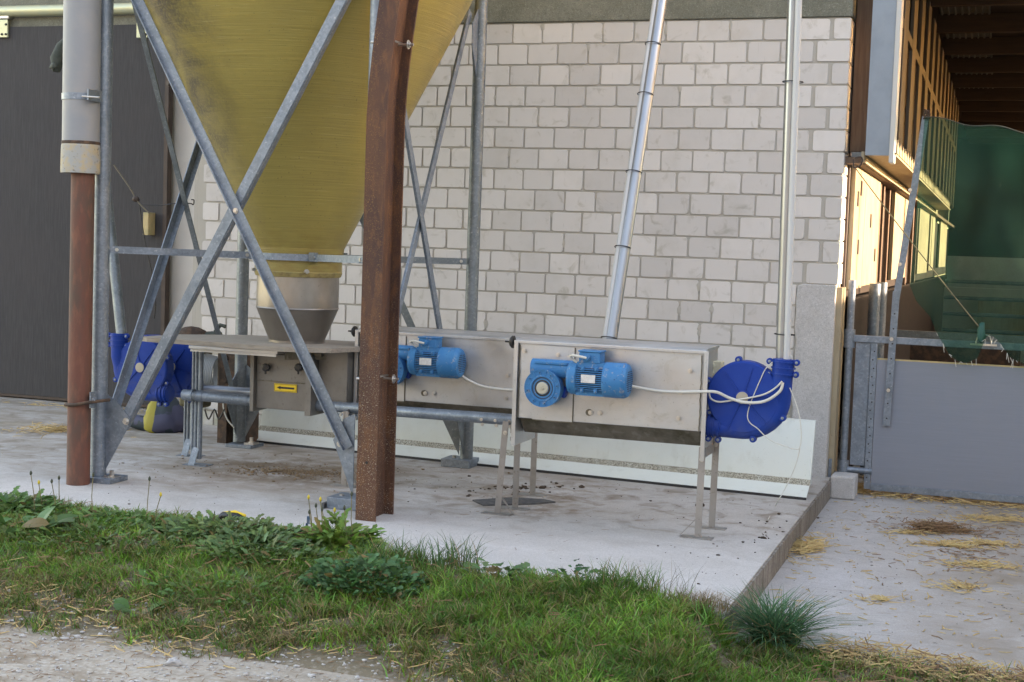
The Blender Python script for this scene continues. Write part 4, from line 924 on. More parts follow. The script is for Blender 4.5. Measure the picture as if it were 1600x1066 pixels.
cR1 = atY(1228, 598, -2.24); cR2 = atY(1250, -60, -2.24)
tag(MB().tube(cR1, cR1.lerp(cR2, 1.45), .0165, 18).build('cable_conduit', WHITEP), 'white plastic conduit strapped to the upright riser pipe at right', 'conduit')
pM1 = atY(953, 540, -1.49); pM2 = atY(1041, -50, -.9)
pipe_thing('riser_pipe', pM1-(pM2-pM1).normalized()*.12, pM1.lerp(pM2, 1.4), .036, TUBE, 'slanting shiny feed pipe leaning up in front of the white brick wall')
cM1 = atY(943, 540, -1.515); cM2 = atY(1031, -50, -.925)
tag(MB().tube(cM1, cM1.lerp(cM2, 1.4), .014, 14).build('cable_conduit', WHITEP), 'white conduit strapped along the slanting feed pipe', 'conduit')
def tie(c, ax, r, label, off=0.):
    d, a, b_ = frame(ax); pts = [Vector(c)+(a*math.cos(t)+b_*math.sin(t))*r for t in np.linspace(0, 2*PI, 25)]
    b = MB().path(pts, .0028, 6); b.path([pts[6+int(off)], pts[6+int(off)]+V(-.02, -.012, -.01)], .0025, 5)
    tag(b.build('cable_tie', BLACKP), label, 'cable tie', 'black cable ties on the feed pipes')
for i, (x_, y_) in enumerate(((1028, 74), (1015, 154), (993, 276), (971, 392), (951, 529))):
    t_ = (540-y_)/590; c = pM1.lerp(pM2, t_).lerp(cM1.lerp(cM2, t_), .3); tie(c, pM2-pM1, .046, 'black cable tie round the slanting pipe, number %s from the top' % ['first', 'second', 'third', 'fourth', 'fifth'][i])
for i, y_ in enumerate((123, 513)):
    t_ = (566-y_)/626; c = pR1.lerp(pR2, t_).lerp(cR1.lerp(cR2, t_-.0), .3); tie(c+V(0, .0, 0), V(0.02, 0, 1), .050, ['upper', 'lower'][i]+' black cable tie round the upright riser pipe')
q = atY(190, 524, -1.68)
pipe_thing('riser_pipe', q, atY(160, 240, -1.5), .033, GALVD, 'dull feed pipe rising from the left blue conveyor corner behind the silo leg')
# loose white wires on the right corner
YW = -2.30
def pxs(L, Y): return [atY(a, b_, Y) for a, b_ in L]
cord('thin_wire', pxs([(1207, 566), (1196, 577), (1187, 596), (1180, 612), (1172, 632), (1168, 650), (1172, 661), (1184, 670), (1196, 682), (1212, 692), (1243, 702), (1250, 698), (1252, 680), (1250, 655), (1244, 632), (1234, 606)], YW), .0028, CABLE, 'thin loose white wire looping below the right blue corner', 'wire')
cord('thin_wire', pxs([(1250, 700), (1246, 718), (1238, 740), (1226, 765), (1216, 782)], -2.2)+[atZ(1212, 790, .004), atZ(1200, 812, .004)], .0024, CABLE, 'thin wire hanging from the right corner down to the slab', 'wire')
cord('thin_wire', pxs([(1108, 613), (1110, 622), (1118, 627), (1128, 628), (1142, 626), (1170, 622), (1195, 616), (1212, 606), (1222, 596)], YW-.02), .0045, CABLE, 'second thinner white cable crossing the hub of the right blue corner', 'wire')
b = MB()
for j in range(3):
    pts = []
    for t in np.linspace(0, 2*PI, 25):
        pts.append(atY(1223+15*math.cos(t)+j, 569+3*j+5*math.sin(t)+4*math.cos(t)*(j-1), -2.2-.055*math.sin(t)*1.0-.02))
    b.path(pts, .0035, 6)
b.path(pxs([(1232, 570), (1238, 563), (1237, 557), (1233, 556)], -2.24), .0035, 6)
tag(b.build('wire_coil', CABLE), 'coil of white wire wound round the foot of the upright riser pipe', 'wire coil')
q = atY(1118, 578, -2.12); bx_ = thing('switch_box', tuple(q), 'small cream switch box with two round knobs between stainless box and blue corner', 'switch box')
MB().box((q.x-.035, q.y-.03, q.z-.04), (q.x+.035, q.y+.05, q.z+.045)).build('case', CREAM, bx_, .004)
for dz in (-.02, .024): MB().lathe((q.x-.012, q.y-.0305, q.z+dz), (0, -1, 0), [(.015, 0), (.015, .006), (.012, .008)], 16).build('button', CREAM, bx_)

# ================================================================== FEEDER BOX UNDER THE SILO
fb = thing('feeder_box', (-3.95, -1.7, .4), 'stainless feeder box with yellow arrow label under the silo outlet', 'feeder box')
YB0 = -1.80
MB().box((-4.17, YB0+.004, .405), (-3.83, -1.45, .735)).build('box_body', FEEDM, fb, .003)
MB().box((-4.168, YB0-.001, .57), (-3.835, YB0+.0035, .574)).build('plate_joint', INOXD, fb)
for x0_, x1_ in ((-4.195, -4.171), (-3.829, -3.79)): MB().box((x0_, YB0-.03, .385), (x1_, -1.50, .742)).build('side_flange', FEEDM, fb, .002)
MB().box((-3.7895, -1.74, .41), (-3.60, -1.46, .775)).build('side_duct', FEEDM, fb, .004)
lb = MB(); c1 = atY(428, 599, YB0-.006); c2 = atY(463, 614, YB0-.006)
lab = MB().box((c1.x, YB0-.0025, c2.z), (c2.x, YB0-.0003, c1.z)).build('arrow_label', YELLOW, fb)
w, h = c2.x-c1.x, c1.z-c2.z; zc = (c1.z+c2.z)/2; xa = c1.x+w*.12
MB().prism([(xa, YB0-.0027, zc), (xa+w*.18, YB0-.0027, zc-h*.24), (xa+w*.16, YB0-.0027, zc-h*.12), (c2.x-w*.1, YB0-.0027, zc-h*.12), (c2.x-w*.1, YB0-.0027, zc+h*.12), (xa+w*.16, YB0-.0027, zc+h*.12), (xa+w*.18, YB0-.0027, zc+h*.24)], (0, -.0008, 0)).build('arrow', INK, lab)
b = MB(); e = .003
for (a0, a1, z0, z1) in ((c1.x+.003, c2.x-.003, c1.z-.005, c1.z-.003), (c1.x+.003, c2.x-.003, c2.z+.003, c2.z+.005), (c1.x+.003, c1.x+.005, c2.z+.005, c1.z-.005), (c2.x-.005, c2.x-.003, c2.z+.005, c1.z-.005)): b.box((a0, YB0-.0034, z0), (a1, YB0-.0027, z1))
b.build('label_border', INK, lab)
for pxk in (417, 468):
    q = atY(pxk, 574, YB0-.01); o = MB().lathe((q.x, YB0, q.z), (0, -1, 0), [(.012, 0), (.012, .01), (.024, .012), (.025, .03), (.016, .034)], 9, smooth=False).box((q.x-.004, YB0-.03, q.z-.04), (q.x+.004, YB0-.02, q.z)).build('star_knob', BLACKP, fb)
b = MB().path([(-4.18, YB0-.05, .745), (-4.17, YB0-.055, .735), (-4.08, YB0-.06, .733), (-4.06, YB0-.05, .745)], .006, 6); b.build('pull_handle', YZINC, fb)
MB().box((-4.52, YB0-.19, .753), (-3.93, YB0+.0, .771)).build('slide_rail', INOX, fb, .002)
MB().box((-4.52, YB0-.17, .735), (-3.95, YB0-.166, .7525)).build('slide_lip', INOX, fb)
MB().prism([(-3.93, YB0-.10, .715), (-3.93, YB0-.10, .768), (-3.45, -1.50, .768), (-3.45, -1.50, .715)], (-.004, .006, 0)).build('side_channel', INOXD, fb)
MB().box((-4.15, -1.79, .7365), (-3.75, -1.42, .756)).build('top_frame', INOXD, fb)
bd = MB().prism([(-4.90, -1.92, .773), (-4.83, -1.955, .773), (-3.86, -2.03, .773), (-3.62, -1.92, .773), (-3.45, -1.45, .773), (-3.5, -1.30, .773), (-4.5, -1.30, .773), (-4.84, -1.6, .773)], (0, 0, .027)).build('wooden_board', BOARD); tag(bd, 'weathered wooden board lying across the feeder box around the silo outlet', 'board')
# stands under the pipes
def stand(x, y, h, label, n=3):
    t = thing('pipe_stand', (x, y, 0), label, 'stand', 'galvanised stands under the pipes')
    for i, dx in enumerate((-.035, -.012, .018)[:n]):
        MB().tube((x+dx, y, .04), (x+dx, y, h), (.009, .011, .016)[i], 10).build('upright', GALV, t)
    MB().box((x-.07, y-.05, .0), (x+.09, y+.05, .004)).build('foot_plate', GALV, t)
    MB().bar((x-.035, y-.045, .004), (x-.02, y-.012, .11), (1, 0, 0), .045, (0, 1, 0), .005).build('foot_gusset', GALV, t)
    MB().box((x-.05, y-.014, h), (x+.04, y+.014, h+.008)).build('cap', GALV, t)
    return t
s_a = stand(-4.655, -1.655, .78, 'galvanised pipe stand nearest the left silo leg')
stand(-4.89, -1.36, .74, 'galvanised pipe stand behind the front one at left')
MB().lathe((-4.66, -1.714, .439), (1, 0, 0), [(.033, 0), (.040, 0), (.040, .015), (.033, .015)], 20, cap=False).build('pipe_clamp', GALV, s_a)
# ================================================================== CLUTTER AT LEFT
q = atZ(262, 671, 0)
b = MB()
bagc = V(q.x+.0, -.45, 0)
prof = [(.0, .0), (.16, .0), (.19, .03), (.16, .10), (.11, .18), (.05, .27), (.01, .29)]
n = 28; vs = []; fs = []
for i, (r, z) in enumerate(prof):
    for k_ in range(n):
        a = 2*PI*k_/n; w_ = 1+.16*math.sin(3*a+z*9)+.09*math.sin(7*a+z*23)
        vs.append((bagc.x+.02+math.cos(a)*r*w_*1.05, bagc.y+math.sin(a)*r*w_*.8, z+.012*math.sin(5*a)*(z > 0)))
for i in range(len(prof)-1):
    for k_ in range(n): fs.append((i*n+k_, i*n+(k_+1) % n, (i+1)*n+(k_+1) % n, (i+1)*n+k_))
b.add(vs, fs, True).path([bagc+V(-.30, -.05, .05), bagc+V(-.2, -.06, .06), bagc+V(-.1, -.07, .05), bagc+V(0, -.08, .04)], .05, 10, [.02, .05, .055, .04])
tag(b.build('cloth_bag', PLAID), 'crumpled plaid cloth bag in dark blue, green and yellow on the slab at left', 'bag')
q = atY(328, 578, -.75)
b = MB()
for i in range(9):
    pts = [(q.x+.02+(.012*i-.05), q.y+.11*math.cos(t)*(1-.02*i), q.z-.02+.125*math.sin(t)*(1-.02*i)) for t in np.linspace(0, 2*PI, 33)]
    b.path(pts, .0075, 8, cap=False)
tag(b.build('cable_coil', simple('grey hose', (.25, .27, .28), .5)), 'coil of grey hose standing behind the pipe stand at left', 'hose coil')
q = atY(378, 575, -.68)
b = MB().box((q.x-.14, q.y-.1, q.z-.19), (q.x+.10, q.y+.1, q.z+.12)).build('machine_block', RUSTD, None, .02)
mc = thing('old_machine', (q.x, q.y, 0), 'rusty brown old machine block behind the feeder box at left', 'machine'); b.parent = mc; b.location = b.location-WORLD[mc.name]
o = MB()
for dx in (-.07, .0, .06):
    for dz in (-.08, .0, .07): o.lathe((q.x+dx, q.y-.101, q.z+dz), (0, -1, 0), [(.02, 0), (.02, .012), (.008, .012)], 10)
o.build('bolt_heads', RUSTD, mc)
MB().box((q.x-.13, q.y-.09, 0), (q.x-.06, q.y+.09, q.z-.19)).box((q.x+.02, q.y-.09, 0), (q.x+.09, q.y+.09, q.z-.19)).build('feet', RUSTD, mc)
q = atY(305, 522, -.8)
tag(MB().blob(q+V(-.03, 0, -.03), .11, 2, 12, (1.2, .8, .75), .12).build('dark_helmet_rag', RUSTD), 'dark brown rounded bundle above the left end of the wooden board', 'bundle')
q = atY(332, 523, -.78); tag(MB().blob(q, .05, 8, 10, (2.0, .8, .45), .3).path([q+V(.02, 0, .02), q+V(.06, 0, .07), q+V(.1, 0, .06)], .014, 6).build('green_cloth', CLOTHG), 'small dark green cloth beside the bundle behind the board', 'cloth')
tag(MB().box(atY(300, 525, -.72)+V(-.10, 0, -.5), atY(300, 525, -.72)+V(.10, .12, -.02)).build('storage_case', simple('olive case', (.10, .085, .04), .7, 0, 9, (.05, .05, .035)), None, .02), 'olive case behind the left pipes holding the bundle and cloth', 'case')
# hanging cable behind pipes
cord('black_cable', pxs([(320, 640), (326, 655), (335, 640), (342, 655), (350, 640)], -1.0), .006, BLACKP, 'black cable looping under the silver pipes at left', 'cable')
cord('grey_cable', [atZ(395, 672, .01), atZ(370, 668, .01), atZ(345, 655, .01), atZ(325, 645, .03)]+pxs([(318, 630)], -.6), .006, GREYCAB, 'grey cable lying on the slab behind the rear left silo leg', 'cable')
cord('white_cable', pxs([(360, 600), (352, 615), (349, 635), (355, 655), (366, 668)], -.9), .005, CABLE, 'white cable bow hanging beside the rear left silo leg', 'cable')
# bungee cords on the door
Yc = -.1
pp = pxs([(178, 258), (190, 275), (205, 297), (215, 315), (233, 333)], -1.6)
cord('bungee_cord', pp, .005, simple('brown elastic cord', (.13, .11, .08), .7), 'brown elastic cord from the left silo leg down to the door handle')
cord('bungee_cord', pxs([(222, 320), (250, 321), (275, 318), (297, 318), (302, 320), (303, 313), (299, 312)], -1.6), .0035, BLACKP, 'black elastic cord with open hook stretched right from the knot')
cord('hanging_strap', pxs([(218, 320), (222, 350), (228, 385), (238, 430), (243, 470), (241, 498)], -1.6), .004, BLACKP, 'thin black strap hanging down from the cord knot')
k_ = atY(212, 311, -1.6); tag(MB().blob(k_, .022, 5, 8, (1.1, .7, .9)).build('cord_knot', BROWN), 'knot of cords hanging in front of the grey door', 'knot')
# rag behind the leg
g0 = atY(92, 90, -2.35)
b = MB(); pts = [atY(108, 60, -2.3), atY(96, 72, -2.32), atY(90, 92, -2.34), atY(88, 112, -2.35)]
b.path(pts, .03, 12, [.02, .03, .042, .022]); b.blob(atY(86, 104, -2.36), .035, 3, 9, (1, .7, .7), .35); 
tag(b.build('oily_rag', CLOTHG), 'crumpled dark green rag wedged behind the grey downpipe near the top', 'rag')
# rubber mat under trough legs
a_ = [atZ(738, 783, 0), atZ(755, 791, 0), atZ(830, 789, 0), atZ(868, 786, 0), atZ(850, 782, 0), atZ(800, 779, 0)]
tag(MB().prism([(p.x, p.y, .0) for p in a_], (0, 0, .008)).build('rubber_mat', RUBBER), 'thin dark rubber mat under the left legs of the nearest box', 'mat')
tag(MB().box((XR-.16, YF-.14, 0), (XR-.145, YF+.04, .03)).build('packing_piece', RUBBER), 'dark packing piece beside the foot of the rusty beam', 'packing')

# ================================================================== VEGETATION, STRAW
def tri_mesh(name, verts, faces, cols, mat):
    me = bpy.data.meshes.new(name); me.from_pydata(verts, [], faces); me.materials.append(mat)
    a = me.color_attributes.new('tint', 'FLOAT_COLOR', 'POINT'); c = np.ones((len(verts), 4), 'f'); c[:, :3] = cols
    a.data.foreach_set('color', c.ravel()); me.update(); return me
def link(name, me, loc=(0, 0, 0)):
    o = bpy.data.objects.new(name, me); COL.objects.link(o); o.location = loc; WORLD[o.name] = Vector(loc); return o
GREENS = np.array([(.095, .24, .022), (.125, .28, .03), (.07, .19, .028), (.16, .30, .045), (.085, .23, .04)])*np.array([1.02, 1.0, 1.15])
DRY = np.array([(.26, .20, .09), (.20, .13, .06), (.33, .27, .14)])
def blades(P, h, w, lean, cols, curve=.5, r=rng):
    """P (n,3) roots -> vertex and face lists of tapered, bent blades"""
    n = len(P); ang = r.uniform(0, 2*PI, n); ca, sa = np.cos(ang), np.sin(ang)
    la = r.uniform(0, 2*PI, n); L = lean*r.uniform(.2, 1, n)
    lx, ly = np.cos(la)*L, np.sin(la)*L
    vs = []
    for t, wf in ((0, 1), (.4, .85), (.75, .55)):
        off = (t**(1+curve*1.6))
        cx = P[:, 0]+lx*off*h; cy = P[:, 1]+ly*off*h; cz = P[:, 2]+h*(t-.35*L*t*t)
        vs += [np.stack([cx-ca*w*wf/2, cy-sa*w*wf/2, cz], 1), np.stack([cx+ca*w*wf/2, cy+sa*w*wf/2, cz], 1)]
    vs.append(np.stack([P[:, 0]+lx*h, P[:, 1]+ly*h, P[:, 2]+h*(1-.35*L)], 1))
    Vv = np.stack(vs, 1).reshape(-1, 3); base = np.arange(n)*7
    F = []
    for b0 in base.tolist(): F += [(b0, b0+1, b0+3, b0+2), (b0+2, b0+3, b0+5, b0+4), (b0+4, b0+5, b0+6)]
    C = np.repeat(cols, 7, 0); sh = np.tile(np.array([.75, .75, .9, .9, 1.05, 1.05, 1.15]), n)[:, None]
    return Vv, F, C*np.where(sh < .8, 1, 1)
def fedge(x): return np.interp(x, [p[0] for p in edge_pts], [p[1] for p in edge_pts])
LOW = [(-9, -4.55), (-5, -4.62), (-3.3, -4.68), (-2.9, -4.72), (-2.5, -4.62), (-2.2, -4.42), (-1.95, -4.60), (-1.65, -4.78), (-1.3, -5.2), (-.9, -5.6), (-.3, -4.9), (.1, -4.1), (.4, -4.0), (3, -4.3)]
def flow(x): return np.interp(x, [p[0] for p in LOW], [p[1] for p in LOW])
def vnoise(x, y, s, ph=0): return (np.sin(x*s+ph+1.3*np.sin(y*s*.7+ph))+np.sin(y*s*1.3+ph*2+1.1*np.sin(x*s*.9)))*.25+.5
NT = 21000
tx = rng.uniform(-5.2, .6, NT); ty = rng.uniform(-5.5, -3.2, NT)
tt = (ty-flow(tx))/(fedge(tx)-flow(tx)+1e-6)
ok = (ty < fedge(tx)-.012) & (ty > flow(tx)-.15)
dens = np.clip(.38+1.3*tt, .10, 1)*np.clip(.2+vnoise(tx, ty, 4.5, 1)*1.4, .25, 1)*np.clip(.35+vnoise(tx, ty, 12, 3)*1.3, .35, 1)
dens = np.where(tx > -.55, dens*.35, dens); dens = np.where((tx > -2.1) & (tx < -.7), np.clip(dens*1.7, 0, 1), dens)
dens = np.where((tx > -1.25) & (tx < -.95) & (ty > -3.85), dens*.25, dens)
ok &= rng.uniform(0, 1, NT) < dens
tx, ty, tt = tx[ok], ty[ok], tt[ok]; nt_ = len(tx)
cnt = rng.integers(10, 40, nt_)
th = rng.uniform(.4, 1.45, nt_)**1.1*np.where(tx < -2.6, .78, 1)*np.where(tx > -.9, .75, 1)
tcol = GREENS[rng.integers(0, 5, nt_)]*rng.uniform(.55, 1.3, (nt_, 1))*(.65+.7*vnoise(tx, ty, 7, 4))[:, None]
yel = rng.uniform(0, 1, nt_) < .12; tcol[yel] = np.array((.20, .22, .06))*rng.uniform(.7, 1.1, (yel.sum(), 1))
tdry = rng.uniform(.02, .38, nt_)+np.where(tx > -.5, .45, 0)+np.clip(.30-.6*tt, 0, .3)
idx = np.repeat(np.arange(nt_), cnt); n = len(idx)
sp = rng.uniform(.008, .035, nt_)[idx]
x = tx[idx]+rng.normal(0, 1, n)*sp; y = ty[idx]+rng.normal(0, 1, n)*sp*.8
keep = y < fedge(x)+.005; x, y, idx = x[keep], y[keep], idx[keep]; n = len(x)
z = np.array([soil_z(a, b_) for a, b_ in zip(x, y)])-.004
hh = rng.uniform(.35, 1.1, n)*.074*th[idx]
cols = tcol[idx]*rng.uniform(.75, 1.3, (n, 1))
dry = rng.uniform(0, 1, n) < tdry[idx]
cols[dry] = DRY[rng.integers(0, 3, dry.sum())]*rng.uniform(.6, 1.15, (dry.sum(), 1))
Vv, F, C = blades(np.stack([x, y, z], 1), hh, rng.uniform(.0025, .0062, n), 1.3, cols)
o = link('grass', tri_mesh('grass', Vv.tolist(), F, C, LEAF)); tag(o, 'short green grass growing on the verge in front of the slab', 'grass', kind='stuff')
# broad leaf mat
def leaf_shape(c, d, up, L, Wd, jag, seed):
    rr = random.Random(seed); d = d.normalized(); s = d.cross(up).normalized(); pts = []
    ks = (0, .18, .32, .5, .64, .8, 1)
    lv = []; rv = []
    for i, k_ in enumerate(ks):
        wv = Wd*math.sin(PI*min(1, k_*.92+.05))**.7*(1 if i % 2 or not jag else .55); drop = -.35*L*k_*k_
        p = c+d*L*k_+up*(drop+L*.25*k_); lv.append(p-s*wv/2+up*.1*wv); rv.append(p+s*wv/2+up*.1*wv); pts.append(p)
    vs = []
    for a, b_, c_ in zip(lv, pts, rv): vs += [a, b_, c_]
    fs = []
    for i in range(len(ks)-1):
        q = i*3; fs += [(q, q+1, q+4, q+3), (q+1, q+2, q+5, q+4)]
    return vs, fs
def clump(name, cx, cy, rx, ry, n, L, Wd, jag, col, seed, h=.06, label='', cat='weed', stems=0, z0=None, group=None):
    rr = random.Random(seed); vs = []; fs = []; cs = []
    base = V(cx, cy, max(soil_z(cx, cy), .0 if (cy > -3.72 and cx < -1) else -1) if z0 is None else z0)
    for i in range(n):
        a = rr.uniform(0, 2*PI); r_ = math.sqrt(rr.random()); p = V(cx+math.cos(a)*rx*r_, cy+math.sin(a)*ry*r_, 0)
        lump = .45+.55*abs(math.sin(p.x*23+seed)*math.cos(p.y*19+seed*2)); p.z = base.z+.004+h*rr.uniform(.05, 1)**.8*(1-r_*r_*.85)*lump
        dd = V(math.cos(a)+rr.uniform(-.9, .9), math.sin(a)+rr.uniform(-.9, .9), rr.uniform(.0, .9)); up = V(rr.uniform(-.4, .4), rr.uniform(-.6, .2), 1).normalized()
        l = L*rr.uniform(.4, 1.25); v_, f_ = leaf_shape(p, dd, up, l, Wd*l/L, jag, i)
        o0 = len(vs); vs += v_; fs += [tuple(q+o0 for q in f) for f in f_]
        c_ = np.array(col)*rr.uniform(.6, 1.4)*np.array([rr.uniform(.85, 1.3), 1, rr.uniform(.8, 1.2)])
        if rr.random() < .07: c_ = np.array((.20, .15, .06))*rr.uniform(.6, 1.2)
        cs += [c_]*len(v_)
    t = thing(name, tuple(base), label, cat, group)
    me = tri_mesh('leaves', [tuple(v-base) for v in vs], fs, np.array(cs), LEAF); o = link('leaves', me); o.parent = t; o['kind'] = 'stuff'
    for i in range(stems):
        a = rr.uniform(-1, 1); p = base+V(a*rx*.8, rr.uniform(-.5, .6)*ry, .02); hh_ = rr.uniform(.12, .24); tip = p+V(rr.uniform(-.03, .03), rr.uniform(-.02, .02), hh_)
        me_ = MB().path([p, p.lerp(tip, .5)+V(rr.uniform(-.008, .008), 0, 0), tip], .0022, 5).build('stalk', STALK, t)
        MB().lathe(tip-V(0, 0, .004), (0, 0, 1), [(.003, 0), (.0065, .006), (.006, .014), (.002, .022)], 8).build('bud', BUD if rr.random() < .75 else YBUD, me_)
    return t
STALK = simple('stalk', (.16, .14, .06), .6); BUD = simple('closed flower head', (.045, .055, .035), .7); YBUD = simple('yellow flower head', (.5, .38, .03), .6)
wd = (.095, .20, .06)
clump('dandelion_plant', -4.62, -3.46, .34, .13, 560, .07, .030, True, wd, 1, .10, 'dandelion patch with tall closed buds at the left edge of the slab', 'dandelion', 5)
clump('dandelion_plant', -3.92, -3.50, .30, .12, 330, .06, .028, True, wd, 2, .07, 'low dandelion with two buds on the verge left of the blue strap scrap', 'dandelion', 3)
clump('thistle_patch', -3.32, -3.52, .42, .20, 1500, .055, .026, True, (.115, .20, .075), 3, .11, 'wide mounded patch of small jagged grey green leaves left of the blue scrap', 'weeds')
clump('thistle_patch', -3.05, -3.74, .30, .20, 700, .055, .026, True, (.10, .185, .065), 13, .09, 'lower jagged weed patch in front of the blue strap scrap', 'weeds')
clump('dandelion_plant', -2.82, -3.44, .17, .12, 330, .095, .034, True, (.12, .23, .045), 4, .15, 'tall leafy dandelion with many stalks in front of the rusty beam', 'dandelion', 8)
clump('clover_mound', -2.42, -3.98, .27, .22, 1150, .034, .028, False, (.055, .15, .055), 5, .17, 'dense round mound of dark green clover in the middle of the verge', 'clover')
clump('nettle_plant', -1.93, -3.70, .16, .06, 60, .06, .038, True, (.085, .17, .07), 6, .14, 'small nettle with broad toothed leaves beside long grass', 'nettle')
clump('nettle_plant', -1.63, -3.62, .09, .05, 36, .06, .036, True, (.055, .15, .06), 7, .15, 'dark broad leaved seedling at the slab edge right of the nettle', 'weed')
clump('nettle_plant', -1.44, -3.66, .06, .05, 26, .05, .026, True, (.07, .17, .05), 8, .12, 'bright leafy seedling at the slab edge near the corner', 'weed')
clump('dock_plant', -4.30, -3.86, .22, .12, 20, .17, .085, False, (.10, .20, .07), 9, .10, 'low plant with large oval leaves at the far left of the verge', 'dock')
clump('plantain_plant', -3.15, -4.55, .07, .05, 9, .08, .04, False, (.07, .15, .045), 10, .03, 'small dark plantain at the gravel edge on the left', 'plantain')
clump('creeping_weed', -3.85, -3.78, .55, .30, 700, .045, .022, True, (.08, .16, .045), 11, .06, 'sparse low creeping weeds between the left dandelions and gravel', 'weeds')
clump('creeping_weed', -2.95, -4.15, .40, .28, 420, .04, .02, True, (.08, .17, .045), 12, .05, 'sparse low creeping weeds left of the clover mound', 'weeds')
def tuft(name, cx, cy, n, r, h, w, lean, col, seed, label, cat='grass tuft', z0=None):
    r_ = np.random.default_rng(seed); a = r_.uniform(0, 2*PI, n); q = np.sqrt(r_.uniform(0, 1, n))*r
    zz = soil_z(cx, cy) if z0 is None else z0
    P = np.stack([np.cos(a)*q, np.sin(a)*q*.7, np.zeros(n)], 1)
    cols = np.array(col)*r_.uniform(.6, 1.35, (n, 1)); d = r_.uniform(0, 1, n) < .10; cols[d] = (.26, .20, .10)
    Vv, F, C = blades(P, h*r_.uniform(.45, 1.05, n), w*r_.uniform(.6, 1.1, n), lean, cols, .8, r_)
    o = link(name, tri_mesh(name, Vv.tolist(), F, C, LEAF), (cx, cy, zz)); return tag(o, label, cat)
tuft('grass_tuft', -.77, -3.70, 900, .07, .33, .0085, 1.75, (.055, .15, .07), 21, 'large spiky blue green grass tuft at the corner of the slab')
tuft('grass_tuft', -2.16, -3.62, 150, .12, .20, .005, .9, (.07, .16, .055), 22, 'tall loose grass tuft with long blades left of the nettle')
tuft('grass_tuft', -2.45, -3.60, 190, .16, .16, .005, 1.0, (.07, .16, .05), 23, 'grass tuft behind the clover mound')
tuft('grass_tuft', -1.40, -3.66, 260, .16, .15, .0045, .75, (.08, .18, .04), 24, 'bushy bright grass tuft on the slab edge near the middle right')
tuft('grass_tuft', -1.16, -3.72, 36, .10, .22, .0022, .7, (.12, .12, .05), 25, 'few thin tall seed stalks in front of the slab corner')
tuft('grass_tuft', -1.06, -3.76, 420, .13, .09, .003, 1.3, (.24, .17, .09), 26, 'dry brown matted grass at the slab corner')
tuft('grass_tuft', -3.0, -4.55, 60, .10, .07, .004, 1.1, (.06, .13, .03), 27, 'small grass tuft by the gravel, left of the stone')
# straw scatter
def straws(n, region, zf, Lr=(.02, .10), r=(.0014, .0028), up=.08, seed=1):
    rr = random.Random(seed); b = MB()
    for i in range(n):
        x_, y_ = region(rr); a = rr.uniform(0, PI); L = rr.uniform(*Lr); zz = zf(x_, y_)+rr.uniform(.001, up); w_ = rr.uniform(*r)
        d = V(math.cos(a), math.sin(a), rr.uniform(-.15, .25)*(up > .01)); s = V(-d.y, d.x, 0).normalized()*w_; p = V(x_, y_, zz); bend = s*rr.uniform(-8, 8)*.5
        q = p+d*L*.5+bend; e = p+d*L
        b.add([p-s, p+s, p+V(0, 0, w_), q-s, q+s, q+V(0, 0, w_*1.4), e-s, e+s, e+V(0, 0, w_)], [(0, 3, 5, 2), (2, 5, 4, 1), (3, 6, 8, 5), (5, 8, 7, 4), (0, 1, 4, 3), (3, 4, 7, 6)])
    return b
def gauss(cx, cy, sx, sy):
    def f(rr):
        k_ = rr.choice((.35, .6, .8, 1.0, 1.9)); a = rr.gauss(0, 1)*k_; return (cx+a*sx, cy+(rr.gauss(0, 1)*k_+.5*a)*sy)
    return f
def uni(x0, x1, y0, y1): return lambda rr: (rr.uniform(x0, x1), rr.uniform(y0, y1))
yz = lambda x_, y_: -.1195
sz = lambda x_, y_: .0005
gz = lambda x_, y_: max(soil_z(x_, y_), -.118+wob(x_, y_)*.006) if y_ < -3.1 else .0
def stuff(b, name, m, label, cat='straw'): 
    o = b.build(name, m); tag(o, label, cat, kind='stuff'); return o
stuff(straws(900, uni(-.72, 2.2, .02, .24), yz, up=.035, seed=2), 'straw_line', STRAWM, 'loose straw lying along the foot of the gate')
stuff(straws(260, gauss(-.80, .25, .06, .08), yz, up=.05, seed=3), 'straw_heap', STRAWM, 'straw pushed up between gate foot and concrete block')
stuff(straws(420, gauss(-.885, -1.80, .03, .10), yz, up=.035, seed=4), 'straw_heap', STRAWM, 'small straw heap against the slab side')
stuff(straws(420, gauss(-6.25, -.92, .15, .10), sz, up=.03, seed=5), 'straw_heap', STRAWM, 'straw heap on the slab left of the downpipe')
stuff(straws(160, gauss(-6.9, .3, .7, .10), sz, up=.01, seed=6), 'straw_scatter', STRAWM, 'thin straw along the foot of the grey door')
b = straws(900, gauss(-.28, -.92, .075, .045), yz, (.02, .07), up=.05, seed=7); stuff(b, 'brown_straw_clump', BSTRAW, 'dark brown matted straw clump on the yard before the gate')
stuff(straws(150, gauss(-.14, -.85, .10, .05), yz, (.02, .07), up=.02, seed=17), 'brown_straw_clump', BSTRAW, 'thin brown straw trailing right from the matted clump')
for i, (cx, cy, sx, sy, n_, lb_) in enumerate(((-.40, -1.05, .06, .03, 70, 'small straw patch just below the brown clump'), (-.18, -1.30, .12, .04, 160, 'wide flat straw patch in the middle of the yard'), (.02, -1.15, .10, .04, 120, 'straw patch beside the right edge of the photo'), (-.02, -1.75, .14, .06, 150, 'loose straw patch at right half way down the yard'), (-.08, -2.30, .07, .06, 70, 'straw patch near the lower right of the yard'), (-.42, -2.75, .06, .03, 36, 'few straws on the bare yard centre'), (.05, -.35, .18, .10, 190, 'thin straw spread near the gate panel at right'))):
    stuff(straws(int(n_*1.3), gauss(cx, cy, sx*.8, sy*.8), yz, (.02, .09), up=.012, seed=30+i), 'straw_patch', STRAWM, lb_)
